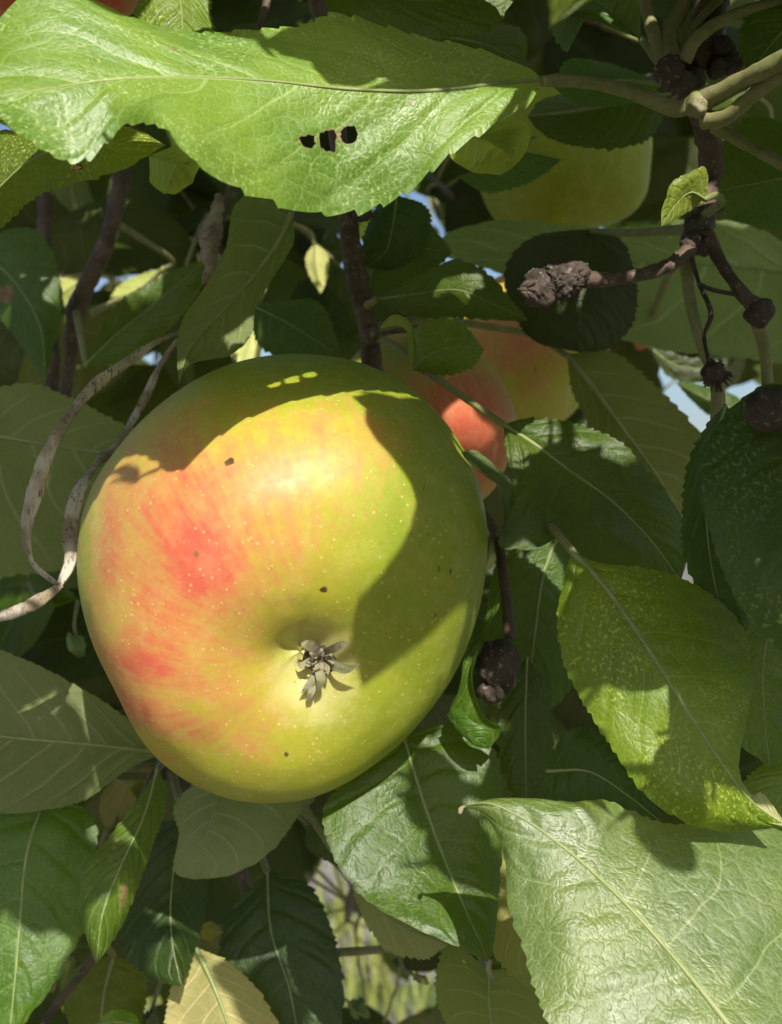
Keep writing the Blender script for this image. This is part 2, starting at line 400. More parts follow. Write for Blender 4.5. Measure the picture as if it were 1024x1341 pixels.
PROF = [(0.0, 0.46), (0.05, 0.50), (0.14, 0.66), (0.30, 0.80), (0.52, 0.84), (0.76, 0.70), (0.93, 0.40), (1.0, 0.04), (0.975, -0.30), (0.895, -0.58),
        (0.745, -0.765), (0.55, -0.85), (0.39, -0.862), (0.27, -0.841), (0.18, -0.803), (0.11, -0.752), (0.05, -0.717), (0.0, -0.708)]
def apple_body(center, R, axis, nphi=96, nth=90, lobes=0.025, seed=0, sil=None, roll=0.0):
    """axis = direction the calyx end points to; sil = silhouette polygon in pixels to fit"""
    prof = spline([Vector((a, 0, h)) for a, h in PROF], nth+1)
    q = (-Vector(axis)).to_track_quat('Z', 'Y') @ Quaternion((0, 0, 1), roll)
    V = []; uv = []; faces = []
    for i, pr in enumerate(prof):
        for j in range(nphi):
            ph = 2*math.pi*j/nphi
            low = max(0, -pr.z)
            k = 1+lobes*math.cos(5*ph+0.6)*(0.25+low)+0.012*math.cos(2*ph+seed)
            n = noise.noise(Vector((pr.x*math.cos(ph)*1.5+seed, pr.x*math.sin(ph)*1.5, pr.z*1.5)))
            rr = pr.x*k*(1+0.035*n); hh = pr.z*(1+0.04*noise.noise(Vector((math.cos(ph)*1.2, math.sin(ph)*1.2, seed+3))))
            V.append(q @ (Vector((rr*math.cos(ph), rr*math.sin(ph), hh))*R)); uv.append((j/nphi, i/nth))
    for i in range(nth):
        for j in range(nphi):
            j2 = (j+1) % nphi
            faces.append((i*nphi+j, (i+1)*nphi+j, (i+1)*nphi+j2, i*nphi+j2))
    V = [v+center for v in V]
    if sil:
        cx, cy = pix(center)
        tgt = []
        for a in range(72):
            an = a/72*2*math.pi-math.pi; dx, dy = math.cos(an), math.sin(an); best = 0
            for k in range(len(sil)):
                x1, y1 = sil[k][0]-cx, sil[k][1]-cy; x2, y2 = sil[(k+1) % len(sil)][0]-cx, sil[(k+1) % len(sil)][1]-cy
                den = dx*(y2-y1)-dy*(x2-x1)
                if abs(den) < 1e-9: continue
                rr = (x1*(y2-y1)-y1*(x2-x1))/den; u = (x1*dy-y1*dx)/den
                if 0 <= u <= 1 and rr > 0: best = max(best, rr)
            tgt.append(best)
        tgt = np.array(tgt)
        for it in range(3):
            cur = np.zeros(72); inf = []
            for v in V:
                x, y = pix(v); a = math.atan2(y-cy, x-cx); r = math.hypot(x-cx, y-cy); inf.append(a)
                k = int(round((a+math.pi)/(2*math.pi)*72)) % 72; cur[k] = max(cur[k], r)
            f = tgt/np.maximum(cur, 1)
            for _ in range(2): f = (np.roll(f, 1)+2*f+np.roll(f, -1))/4
            V2 = []
            for v, a in zip(V, inf):
                x = (a+math.pi)/(2*math.pi)*72; k = int(x) % 72; g = x-int(x); s = f[k]*(1-g)+f[(k+1) % 72]*g
                d = v-center; V2.append(center+Vector((d.x*s, d.y, d.z*s)))
            V = V2
    return V, faces, uv, q

def apple(center, R, axis, label, blushes, greens=(), russets=(), spots=(), sil=None, seed=0, stem_to=None, hi=False, base_green=0.25, base_red=0.0, group=None, calyx=True):
    center = V3(center); axis = Vector(axis).normalized()
    V, faces, uv, q = apple_body(center, R, axis, 220 if hi else 72, 200 if hi else 60, seed=seed, sil=sil)
    stem0 = center-axis*R*0.46
    root = thing('apple', stem0, label, 'apple', group)
    me = mesh_from('apple', [v-center for v in V], faces)
    ul = me.uv_layers.new(name='skin'); li = np.zeros(len(me.loops), dtype=np.int32); me.loops.foreach_get('vertex_index', li)
    ul.data.foreach_set('uv', np.array(uv, dtype=np.float32)[li].ravel())
    Vn = np.array([(v-center).normalized()[:] for v in V]); Vp = np.array([pix(v) for v in V]); Vy = np.array([v.y for v in V])
    def field(blobs, base):
        f = np.full(len(V), float(base))
        for bl in blobs:
            x, y, sx, sy, amt = bl[:5]; rot = bl[5] if len(bl) > 5 else 0
            dx, dy = Vp[:, 0]-x, Vp[:, 1]-y; c, s = math.cos(rot), math.sin(rot)
            u, v = dx*c+dy*s, -dx*s+dy*c
            f += amt*np.exp(-((u/sx)**2+(v/sy)**2)/2)*(1/(1+np.exp((Vy-center.y-0.25*R)/(0.12*R))))
        return f
    for nm, bl, ba in (('blush', blushes, base_red), ('green', greens, base_green), ('russet', russets, 0), ('spot', spots, 0)):
        at = me.attributes.new(nm, 'FLOAT', 'POINT'); at.data.foreach_set('value', field(bl, ba).astype(np.float32))
    body = link('flesh', me, MAPPLE, root, center)
    if stem_to is not None:
        tube('stem', [stem0+axis*R*0.02]+[V3(s) for s in stem_to], [0.0012, 0.0011, 0.0014], MBARK, root, rough=0.1)
    if calyx and not hi:
        cal = lump('calyx', center+axis*R*0.70, R*0.09, MDEAD, root, sub=2)
    return root, body, BVHTree.FromPolygons(V, faces)

# ================================================================ THE SETTING
def ground():
    b = NB('ground'); oc = b.obj()
    n1 = b.noise(oc, 1.1, 5, 0.6); n2 = b.noise(oc, 14, 4); v = b.vor(oc, 38, 'F1')
    col = b.mix(b.smooth(n2, 0.3, 0.7), (0.17, 0.16, 0.15), (0.30, 0.28, 0.26))
    col = b.mix(b.math('MULTIPLY', b.smooth(v.outputs['Distance'], 0.2, 0.7), 0.5), col, (0.09, 0.085, 0.08))
    col = b.mix(b.smooth(n1, 0.50, 0.58), col, b.mix(n2, (0.05, 0.08, 0.02), (0.12, 0.15, 0.04)))
    m = b.done(b.princ(col, 0.9, b.bump(v.outputs['Distance'], 0.6, 0.02), 0.2))
    n = 40; vs = []; fs = []
    for i in range(n+1):
        for j in range(n+1):
            x = (j/n-0.5); y = (i/n-0.5); x = x*abs(x)*4*150; y = y*abs(y)*4*150
            vs.append((x, y, 0.03*noise.noise(Vector((x*0.6, y*0.6, 0))) if abs(x) < 20 and abs(y) < 20 else 0))
    for i in range(n):
        for j in range(n): fs.append((i*(n+1)+j, i*(n+1)+j+1, (i+1)*(n+1)+j+1, (i+1)*(n+1)+j))
    o = link('ground', mesh_from('ground', vs, fs), m); o['kind'] = 'structure'; o['label'] = 'grey stony ground with grass seen through the leaves below'
ground()
def grass():
    b = NB('grass'); oi = b.obj()
    m = b.done(b.princ(b.mix(b.noise(oi, 3, 3), (0.13, 0.17, 0.03), (0.26, 0.27, 0.07)), 0.6, None, 0.3))
    rs = random.Random(3); vs = []; fs = []
    for k in range(9000):
        y = 2.2+rs.random()*6; x = (rs.random()*2-1)*(0.4+y*0.42)
        if noise.noise(Vector((x*1.1+5, y*0.9, 0))) < -0.02: continue
        h = 0.07+0.20*rs.random(); a = rs.random()*6.28; dx, dy = math.cos(a), math.sin(a); ln = 0.5*h*rs.random()
        wd = 0.004+0.004*rs.random(); i = len(vs)
        vs += [(x-dy*wd, y+dx*wd, -0.02), (x+dy*wd, y-dx*wd, -0.02), (x+dx*ln*0.35+dy*wd*0.8, y+dy*ln*0.35-dx*wd*0.8, h*0.6), (x+dx*ln*0.35-dy*wd*0.8, y+dy*ln*0.35+dx*wd*0.8, h*0.6), (x+dx*ln, y+dy*ln, h)]
        fs += [(i, i+1, i+2, i+3), (i+3, i+2, i+4)]
    o = link('grass', mesh_from('grass', vs, fs, False), m); o['kind'] = 'stuff'; o['label'] = 'sunlit grass on the ground far below the branches'
grass()

# ================================================================ APPLES
SIL = [(385, 462), (440, 466), (490, 480), (540, 508), (580, 545), (612, 592), (633, 645), (642, 700), (637, 765), (622, 825), (598, 880), (568, 925), (535, 965), (495, 1000), (450, 1030),
       (405, 1048), (360, 1053), (310, 1050), (260, 1033), (222, 1010), (190, 980), (165, 940), (145, 895), (122, 850), (105, 795), (98, 740), (103, 685), (120, 635), (150, 590), (185, 548), (225, 515), (275, 485), (330, 467)]
big, big_body, BIG = apple((366, 772, 0.2475), 0.0418, (0.22, -0.92, -0.34), 'large ripe yellow apple with red blush, its dried blossom end facing forward',
    blushes=[(230, 790, 110, 150, 0.27), (262, 735, 70, 70, 0.36), (270, 740, 26, 34, 0.50), (200, 715, 45, 45, 0.16), (180, 835, 32, 55, 0.24), (235, 890, 75, 16, 0.34, 0.35), (225, 945, 80, 15, 0.42, 0.3), (140, 720, 16, 45, 0.40), (400, 620, 110, 70, 0.24), (330, 580, 120, 60, 0.20), (215, 640, 80, 50, 0.22), (300, 1005, 120, 30, 0.14), (300, 850, 90, 70, 0.16), (160, 900, 40, 60, 0.2), (500, 600, 50, 90, 0.10)],
    greens=[(390, 470, 220, 50, 0.75), (600, 650, 70, 170, 0.95), (540, 800, 100, 140, 0.45), (500, 980, 150, 50, 0.35), (110, 800, 25, 190, 0.55), (300, 1045, 150, 22, 0.35), (440, 860, 60, 60, 0.12)],
    russets=[(410, 825, 45, 22, 0.30), (424, 862, 36, 30, 0.55), (395, 895, 55, 48, 0.55), (430, 930, 60, 40, 0.3), (130, 640, 16, 60, 0.25), (125, 720, 10, 60, 0.4)],
    spots=[(300, 605, 4, 5, 1.2), (424, 772, 5, 3, 1.0), (555, 640, 4, 9, 0.5), (590, 748, 2, 6, 0.7), (575, 745, 3, 7, 0.6), (560, 700, 4, 8, 0.5), (610, 660, 4, 6, 0.55), (160, 560, 3, 3, .7), (480, 575, 3, 3, .7), (572, 610, 3, 3, .8), (540, 590, 3, 2, .7), (375, 988, 3, 4, 0.8), (345, 490, 3, 2, 0.6)],
    sil=SIL, seed=2.0, hi=True, base_green=0.1, stem_to=[(430, 560, 0.296), (484, 470, 0.30)])
def on_apple(px, py, lift=0.0):
    d = (P(px, py, 1)-CAMP).normalized()
    hit = BIG.ray_cast(CAMP, d)[0]
    if hit is None: return P(px, py, 0.235)
    return hit-d*lift
# dried blossom end: sepals and stubs of stamens
cal = lump('calyx', on_apple(421, 862, 0.0002), 0.0023, MDEAD, big, sub=3, scale=(1.3, 0.7, 1.1), seed=4)
for pts, wd in (([(426, 862, .001), (440, 872, .0036), (456, 876, .0042), (473, 869, .0052)], 6.5), ([(418, 862, .001), (419, 880, .0036), (420, 893, .0042), (415, 907, .0032)], 6), ([(416, 866, .001), (414, 884, .003), (404, 897, .003), (393, 909, .002)], 5),
                ([(424, 856, .001), (436, 850, .0034), (448, 844, .004), (459, 842, .0035)], 5), ([(415, 856, .001), (408, 846, .003), (400, 843, .0036), (394, 842, .003)], 6.5), ([(412, 864, .001), (403, 868, .0026), (394, 872, .003), (388, 866, .002)], 5),
                ([(424, 866, .001), (428, 876, .0034), (430, 885, .0036)], 4), ([(411, 896, .003), (407, 908, .003), (403, 919, .0018)], 4)):
    Mp = [on_apple(a, b, c) for a, b, c in pts]
    dx = pts[-1][0]-pts[0][0]; dy = pts[-1][1]-pts[0][1]; l = math.hypot(dx, dy); ox, oz = -dy/l, dx/l
    wm = wd*0.000155
    off = Vector((ox, 0.25, -oz))*wm
    Lp = [Mp[0]+off*0.8]+[m+off*(1-0.75*i/len(Mp)) for i, m in enumerate(Mp[1:-1])]
    Rp = [Mp[0]-off*0.8]+[m-off*(1-0.75*i/len(Mp)) for i, m in enumerate(Mp[1:-1])]
    me, base, ml = blade([Mp[0]]+Lp+[Mp[-1]], Mp, [Mp[0]]+Rp+[Mp[-1]], nu=3, nv=20, teeth=0, amp=0, puff=-0.0006, wavy=0.0008, seed=int(pts[-1][0]))
    me.materials.clear(); me.materials.append(MSEPAL); me.name = 'sepal'
    link('sepal', me, None, cal, base)
for k in range(7):
    a = k*0.9; p0 = on_apple(421+4*math.cos(a), 862+3*math.sin(a), 0.001)
    tube('stamen', [p0, p0+Vector((0.0010*math.cos(a), -0.0022, -0.0008*math.sin(a)-0.0003)), p0+Vector((0.0020*math.cos(a+.4), -0.0030, -0.0016*math.sin(a+.4)))], [0.00022, 0.00018, 0.00035], MSEPAL, cal, seg=5, n=9)

apple((550, 555, 0.338), 0.0255, (0.35, -0.62, -0.7), 'red striped apple half hidden behind the big apple, sun patches on it',
      [(610, 570, 50, 60, 0.55), (640, 600, 30, 40, 0.2), (590, 520, 40, 40, 0.2)], [(500, 470, 60, 50, 0.5)], seed=5, base_red=0.28, stem_to=[(560, 440, 0.335), (500, 430, 0.31)])
apple((690, 460, 0.40), 0.0255, (0.75, -0.35, -0.5), 'dim yellow apple with faint orange blush beside the red striped apple',
      [(690, 450, 40, 40, 0.45), (650, 420, 60, 60, 0.3)], seed=8, base_red=0.08, base_green=0.3, stem_to=[(620, 400, 0.40), (540, 400, 0.36)])
apple((738, 200, 0.40), 0.0285, (0.2, 0.35, -0.9), 'shaded yellow green apple hanging below the upper right leaf stalks', [(820, 230, 30, 50, 0.15)], seed=11, base_green=0.75, stem_to=[(790, 110, 0.41), (880, 100, 0.30)], calyx=False)
apple((75, -85, 0.30), 0.0235, (0.1, -0.6, -0.8), 'red apple peeking over the holed leaf in the corner', [(60, 0, 60, 60, 0.9), (110, 10, 40, 40, 0.6)], seed=14, base_red=0.45, stem_to=[(80, -190, 0.30), (150, -250, 0.32)])
apple((815, 425, 0.52), 0.013, (0.2, -0.6, -0.75), 'small pink red apple far behind the dark round leaf', [], seed=17, base_red=0.85, stem_to=[(830, 370, 0.53), (870, 330, 0.50)], calyx=False)

# ================================================================ BRANCHES AND THEIR LEAVES
G = 'leafy branches of the apple tree'
# ---- A: knobbly branch at the upper right
bA = thing('apple_branch', P(925, 70, 0.235), 'knobbly branch with withered fruit stubs and a holed broad leaf, upper right', 'branch', G)
tube('twig', [(980, -120, .26), (940, -20, .245), (925, 50, .237), (905, 95, .232), (918, 150, .234), (932, 210, .24), (922, 270, .238), (912, 318, .232)], [.0042, .0034, .0032, .0036, .0026, .0024, .0023, .0030], MBARK, bA, rough=.35, n=60, seg=10)
for k, (x, y, d, r) in enumerate([(880, 94, .228, .0028), (893, 110, .228, .0024), (878, 108, .229, .0018), (945, 62, .234, .0024), (955, 84, .234, .0022), (938, 88, .233, .0018), (925, 30, .238, .0022), (912, 296, .231, .0020), (903, 316, .229, .0018), (920, 322, .230, .0018)]):
    lump('bud_scar', (x, y, d), r, MDEAD, bA, amp=.45, freq=700, sub=3, seed=k*3.1)
lump('node', (913, 137, .2125), .0022, MSTALK, bA, amp=.35, freq=900, sub=3, seed=8)
lump('bud', (914, 141, .2105), .0014, MSEPAL, bA, amp=.6, freq=1400, sub=3, seed=9)
tube('stalk', [(905, 325, .229), (880, 345, .226), (850, 357, .224), (800, 366, .222), (765, 366, .221)], [.0016, .0014, .0012, .0012, .0018], MBARK, bA, rough=.25, n=40)
fr = lump('dried_fruitlet', (738, 366, .2205), .0036, MDEAD, bA, amp=.55, freq=420, sub=5, scale=(1.15, 1, .85), seed=21)
lump('dried_fruitlet', (708, 378, .2195), .0024, MDEAD, bA, amp=.6, freq=700, sub=4, scale=(1.0, 1, 1.25), seed=22)
for k in range(6):
    a = k*1.05; p0 = P(698+6*math.cos(a), 380+13*math.sin(a), .2180)
    tube('sepal', [p0, p0+Vector((-.0012, -.001, .0008*math.sin(a))), p0+Vector((-.0022, -.0006, .0018*math.sin(a)))], [.0005, .0006, .0001], MDEAD, fr, seg=5, n=8)
tube('stalk', [(925, 308, .231), (945, 345, .228), (970, 382, .226), (990, 402, .225)], [.0015, .0012, .0012, .0018], MBARK, bA, rough=.25, n=30)
lump('dried_fruitlet', (994, 410, .2245), .0025, MDEAD, bA, amp=.45, freq=700, sub=3, seed=25)
tube('stalk', [(994, 425, .225), (1002, 460, .226), (1006, 520, .228)], [.0014, .0011, .0012], MSTALK, bA, n=20)
tube('tendril', [(905, 335, .228), (915, 370, .226), (931, 410, .225), (922, 440, .2245), (927, 470, .224)], [.0006, .0004, .0005, .0004, .0003], MDEAD, bA, seg=6, n=36, rough=.3)
tube('tendril', [(914, 372, .226), (935, 380, .2255), (965, 386, .225)], [.0005, .0004, .0004], MDEAD, bA, seg=6, n=20)
tube('stalk', [(897, 335, .232), (905, 400, .230), (920, 455, .229), (938, 500, .228), (941, 552, .229)], [.0014, .0012, .0011, .0012, .0016], MSTALK, bA, n=36)
bur = lump('dried_fruitlet', (935, 490, .2265), .0022, MDEAD, bA, amp=.5, freq=900, sub=3, seed=31)
rs = random.Random(5)
for k in range(26):
    a = rs.random()*6.28; e = rs.random(); p0 = P(935, 490, .226); d = Vector((math.cos(a), -.4-e*.4, math.sin(a)))*.0030
    tube('sepal', [p0, p0+d*.6, p0+d+Vector((0, 0, -.0006))], [.0004, .0003, .0001], MDEAD, bur, seg=4, n=6)
# broad holed leaf
H1 = [(391, 180), (400, 178), (411, 177), (413, 189), (407, 195), (398, 192)]
H2 = [(417, 177), (426, 171), (438, 171), (441, 180), (439, 199), (430, 199), (419, 193)]
H3 = [(446, 173), (452, 166), (463, 165), (469, 175), (464, 188), (452, 187), (446, 182)]
def ragged(poly, sd):
    r_ = random.Random(sd); out = []
    for i, (x1, y1) in enumerate(poly):
        x2, y2 = poly[(i+1) % len(poly)]
        for f in (0, .33, .67): out.append((x1+(x2-x1)*f+r_.uniform(-1.5, 1.5), y1+(y2-y1)*f+r_.uniform(-1.5, 1.5)))
    return out
H1, H2, H3 = ragged(H1, 1), ragged(H2, 2), ragged(H3, 3)
leaf(bA, [(690, 82, .206), (630, 64, .205), (560, 52, .205), (500, 34, .203), (440, 18, .203), (395, 38, .200), (330, 46, .196), (270, 44, .192), (190, 30, .188), (110, 2, .184), (40, -12, .182), (-20, 60, .178)],
     [(712, 106, .204), (650, 110, .199), (560, 119, .195), (460, 117, .191), (350, 106, .186), (250, 101, .182), (160, 104, .178), (80, 114, .174), (0, 127, .171), (-50, 140, .170)],
     [(690, 135, .198), (640, 168, .195), (585, 205, .193), (530, 250, .194), (480, 270, .192), (430, 277, .1895), (380, 268, .184), (330, 253, .177), (290, 240, .170), (262, 222, .165), (238, 200, .164), (218, 172, .166), (190, 159, .170), (160, 160, .173), (138, 182, .173), (112, 203, .172), (84, 207, .171), (45, 188, .169), (0, 165, .167)],
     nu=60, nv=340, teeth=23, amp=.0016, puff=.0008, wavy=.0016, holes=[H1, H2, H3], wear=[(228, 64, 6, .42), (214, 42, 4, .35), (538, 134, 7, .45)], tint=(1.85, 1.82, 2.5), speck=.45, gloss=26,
     to=[(770, 108, .208), (830, 122, .212), (880, 142, .213), (905, 138, .213)], pr=.00115, label='broad sunlit leaf with three holes and a bite in its edge')
leaf(bA, [(735, 15, .25), (722, 35, .25), (745, 66, .25)], [(842, 52, .247), (810, 25, .25), (775, -5, .256), (740, -40, .262)], [(838, 40, .25), (835, -10, .262), (800, -40, .27)], tint=(.8, 1, 1.15), to=[(862, 80, .24), (880, 100, .232)])
leaf(bA, [(800, 85, .285), (745, 80, .285)], [(868, 110, .27), (810, 105, .28), (725, 115, .287)], [(820, 135, .285), (760, 135, .287)], tint=(.75, 1, 1.15), to=[(885, 100, .24)])
leaf(bA, [(830, 112, .298), (770, 118, .298), (715, 130, .298)], [(880, 128, .296), (820, 133, .292), (750, 146, .291), (690, 152, .292)], [(850, 178, .293), (790, 193, .292), (735, 184, .292), (705, 168, .292)], tint=(.7, .8, .7), rib=.0011, to=[(895, 118, .27), (905, 105, .238)])
leaf(bA, [(700, 182, .272), (650, 190, .272)], [(600, 232, .272), (650, 218, .272), (700, 210, .27), (736, 209, .268)], [(640, 250, .272), (690, 238, .272)][::1], tint=(.7, .9, 1), rib=0)
leaf(bA, [(1005, 155, .262), (960, 172, .262), (938, 212, .262)], [(1110, 215, .25), (1030, 232, .255), (990, 240, .258), (940, 250, .262)], [(1060, 300, .262), (1000, 295, .263), (955, 280, .263)], tint=(.8, .95, .9), to=[(1130, 190, .25), (1180, 150, .25)])
leaf(bA, [(990, 15, .225), (972, 50, .225), (975, 80, .225)], [(1080, -10, .22), (1035, 30, .222), (1000, 70, .225), (985, 98, .226)], [(1070, 40, .226), (1030, 85, .227)], tint=(.75, .9, .75), rib=.0004, to=[(1100, -40, .22), (1150, -60, .22)])
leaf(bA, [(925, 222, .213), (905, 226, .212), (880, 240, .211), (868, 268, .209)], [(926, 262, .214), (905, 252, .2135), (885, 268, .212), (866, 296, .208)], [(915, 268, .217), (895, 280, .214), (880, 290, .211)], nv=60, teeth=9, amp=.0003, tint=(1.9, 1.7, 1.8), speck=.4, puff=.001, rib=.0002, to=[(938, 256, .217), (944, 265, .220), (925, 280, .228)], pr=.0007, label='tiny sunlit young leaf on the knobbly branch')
leaf(bA, [(990, 300, .345), (900, 290, .34), (800, 300, .34), (680, 290, .345), (600, 300, .345)], [(1100, 370, .345), (1000, 352, .345), (900, 345, .345), (800, 340, .345), (680, 330, .348), (560, 330, .35)], [(1060, 470, .352), (960, 465, .352), (860, 455, .352), (780, 430, .352), (660, 360, .352)], under=True, tint=(.95, 1.15, 1.15), nu=12, to=[(1120, 380, .34), (1180, 420, .33)])
leaf(bA, [(960, 518, .40), (925, 506, .40)], [(1000, 548, .40), (962, 536, .398), (925, 522, .397), (884, 500, .396)], [(960, 550, .40), (925, 540, .40)], tint=(.5, .55, .4), rib=.0003, nv=60, to=[(1020, 560, .38), (1060, 480, .33)])
leaf(bA, [(880, 462, .41), (905, 470, .41)], [(850, 455, .41), (885, 478, .41), (930, 482, .41), (965, 470, .41)], [(880, 495, .41), (925, 497, .41)], tint=(.5, .5, .35), rib=.0003, nv=60, to=[(845, 440, .38), (880, 350, .30)])
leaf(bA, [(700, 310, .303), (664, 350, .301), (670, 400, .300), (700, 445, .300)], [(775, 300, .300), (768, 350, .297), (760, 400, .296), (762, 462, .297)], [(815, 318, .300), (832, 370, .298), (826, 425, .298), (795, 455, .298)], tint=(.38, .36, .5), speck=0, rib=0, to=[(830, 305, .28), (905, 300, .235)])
# stout stalks that leave the frame on the right, each ending in a leaf outside it
for pts, r in (([(915, 133, .213), (960, 112, .208), (1024, 78, .200), (1110, 30, .195)], .0016), ([(920, 158, .2135), (955, 150, .210), (1024, 96, .203), (1110, 60, .2)], .0013), ([(935, 165, .222), (975, 188, .22), (1024, 215, .217), (1100, 260, .214)], .0011)):
    tube('petiole', pts, [r*1.25, r, r, r*1.05], MSTALK, bA, rough=.12, n=40)
for pts, r in (([(878, 95, .228), (858, 50, .232), (845, 0, .236), (840, -60, .24)], .0013), ([(880, 88, .228), (875, 45, .233), (893, 10, .236), (905, -50, .24)], .0016), ([(896, 80, .227), (915, 48, .225), (960, 20, .224), (1030, -5, .222), (1090, -40, .22)], .0011), ([(900, 75, .232), (905, 40, .234), (950, -10, .236)], .0009)):
    tube('petiole', pts, [r*1.3, r, r*.9, r], MSTALK, bA, rough=.12, n=36)

# ---- B: upright reddish twig behind the big apple
bB = thing('apple_branch', P(486, 492, 0.288), 'upright reddish brown twig with small dark leaves above the big apple', 'branch', G)
tube('twig', [(492, 520, .292), (487, 480, .288), (483, 430, .285), (470, 380, .283), (460, 320, .28), (452, 265, .276), (440, 160, .275), (425, 40, .28), (405, -60, .29)], [.0026, .0024, .0026, .0022, .0020, .0020, .0022, .0026, .003], MBARK, bB, rough=.18, n=70, seg=10)
lump('bud_scar', (486, 438, .2825), .0022, MBARK, bB, amp=.2, freq=900, sub=3); lump('bud_scar', (487, 438, .2812), .0011, MSTALK, bB, amp=.15, sub=2)
lump('bud_scar', (475, 275, .2745), .0024, MDEAD, bB, amp=.5, freq=900, sub=3)
leaf(bB, [(545, 462, .268), (542, 435, .266), (556, 424, .264), (575, 418, .264), (605, 424, .264)], [(540, 484, .266), (560, 466, .262), (590, 455, .260), (615, 455, .261), (634, 458, .263)], [(560, 488, .264), (590, 489, .261), (618, 478, .261)], nv=70, teeth=12, tint=(1.1, 1.2, 1.0), rib=.0002, puff=.002, label='small cupped green leaf with a pale rolled rim')
leaf(bB, [(515, 412, .272), (532, 418, .270), (545, 438, .267), (546, 460, .266)], [(498, 428, .274), (520, 422, .270), (538, 430, .267), (541, 458, .2655), (538, 484, .265)], [(500, 430, .272), (522, 427, .2685), (533, 436, .2665), (535, 465, .2655)], nv=60, teeth=0, amp=0, under=True, tint=(1.6, 1.6, 1.1), rib=0)
leaf(bB, [(560, 355, .275), (600, 342, .272), (640, 362, .27), (665, 390, .27)], [(490, 392, .28), (545, 385, .274), (600, 380, .270), (650, 400, .268), (692, 420, .267)], [(540, 412, .276), (600, 414, .272), (650, 418, .269)], nv=70, teeth=12, tint=(.75, .9, .8), rib=.0002, to=[(480, 400, .282)])
leaf(bB, [(520, 275, .29), (555, 290, .288), (585, 320, .288)], [(478, 395, .284), (500, 330, .286), (540, 325, .286), (592, 330, .286)], [(530, 370, .286), (570, 350, .286)], tint=(.6, .75, .7), rib=.0002)
leaf(bB, [(500, 262, .282), (490, 280, .283), (476, 315, .284)], [(520, 255, .28), (515, 290, .28), (505, 330, .282), (478, 350, .284)], [(560, 275, .282), (555, 320, .283), (520, 350, .285)], tint=(.55, .7, .65), rib=.0002)
# large underside leaf right of the apples, and the dark leaf in front of it
leaf(bB, [(800, 462, .305), (850, 500, .303), (895, 545, .302), (922, 585, .302), (915, 640, .302)], [(742, 464, .305), (775, 505, .302), (815, 560, .30), (865, 630, .299), (905, 700, .298)], [(750, 510, .306), (772, 560, .305), (776, 610, .303), (800, 670, .302), (860, 705, .30)], under=True, nu=12, tint=(.82, .85, .62), rib=.0006, to=[(700, 440, .303), (640, 428, .298), (560, 418, .29), (488, 430, .286)], pr=.0009, label='large drooping leaf seen from its dull underside')
leaf(bB, [(685, 548, .246), (720, 550, .246), (775, 562, .245), (820, 592, .244), (860, 632, .243), (890, 680, .243), (902, 720, .243)], [(659, 556, .247), (700, 582, .244), (740, 612, .242), (800, 655, .241), (850, 705, .241), (892, 760, .242)], [(664, 590, .243), (672, 632, .240), (668, 675, .236), (655, 712, .234), (700, 718, .2335), (740, 705, .236), (780, 740, .239), (840, 760, .241)], nu=14, tint=(.68, .8, .6), puff=.002, wavy=.002, speck=.15, to=[(610, 522, .256), (556, 484, .266), (520, 455, .276), (488, 440, .284)], pr=.0008, label='dark leaf beside the big apple with sunlit base and rolled lobe')
leaf(bB, [(625, 590, .235), (650, 612, .236), (672, 640, .238)], [(604, 592, .232), (628, 608, .2335), (655, 628, .236), (674, 660, .238), (660, 714, .234)], [(612, 604, .2325), (636, 624, .2345), (655, 640, .236), (660, 680, .2355)], teeth=0, amp=0, under=True, tint=(.6, .75, .6), rib=0, nv=60)
leaf(bB, [(375, 395, .31), (420, 400, .31)], [(330, 400, .31), (380, 425, .308), (450, 470, .305)], [(340, 450, .31), (390, 475, .308)], tint=(.6, .75, .6), rib=.0003)
# puckered leaves that bulge below the holed leaf
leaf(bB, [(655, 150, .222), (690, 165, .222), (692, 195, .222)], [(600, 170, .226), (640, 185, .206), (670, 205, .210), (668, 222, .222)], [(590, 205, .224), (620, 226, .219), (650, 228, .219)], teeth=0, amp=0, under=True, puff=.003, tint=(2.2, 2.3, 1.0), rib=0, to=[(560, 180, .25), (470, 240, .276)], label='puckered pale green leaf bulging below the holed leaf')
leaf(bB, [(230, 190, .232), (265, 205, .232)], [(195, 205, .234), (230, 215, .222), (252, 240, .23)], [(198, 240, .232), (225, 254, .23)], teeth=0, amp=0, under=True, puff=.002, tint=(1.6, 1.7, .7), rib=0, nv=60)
# drooping underside leaf above the apple
leaf(bB, [(345, 255, .262), (308, 268, .258), (296, 325, .254), (268, 375, .251), (240, 418, .249), (232, 455, .248)], [(382, 278, .258), (368, 310, .255), (340, 352, .252), (295, 405, .249), (250, 455, .247), (234, 502, .246)], [(385, 310, .256), (374, 335, .255), (352, 372, .253), (334, 402, .251), (328, 440, .25), (300, 466, .249), (252, 476, .248)], under=True, nu=12, tint=(.85, .9, .75), teeth=26, amp=.0003, rib=.0006, wavy=.002, to=[(388, 262, .262), (430, 230, .27), (447, 200, .276)], label='drooping narrow leaf showing its grey green underside above the apple')
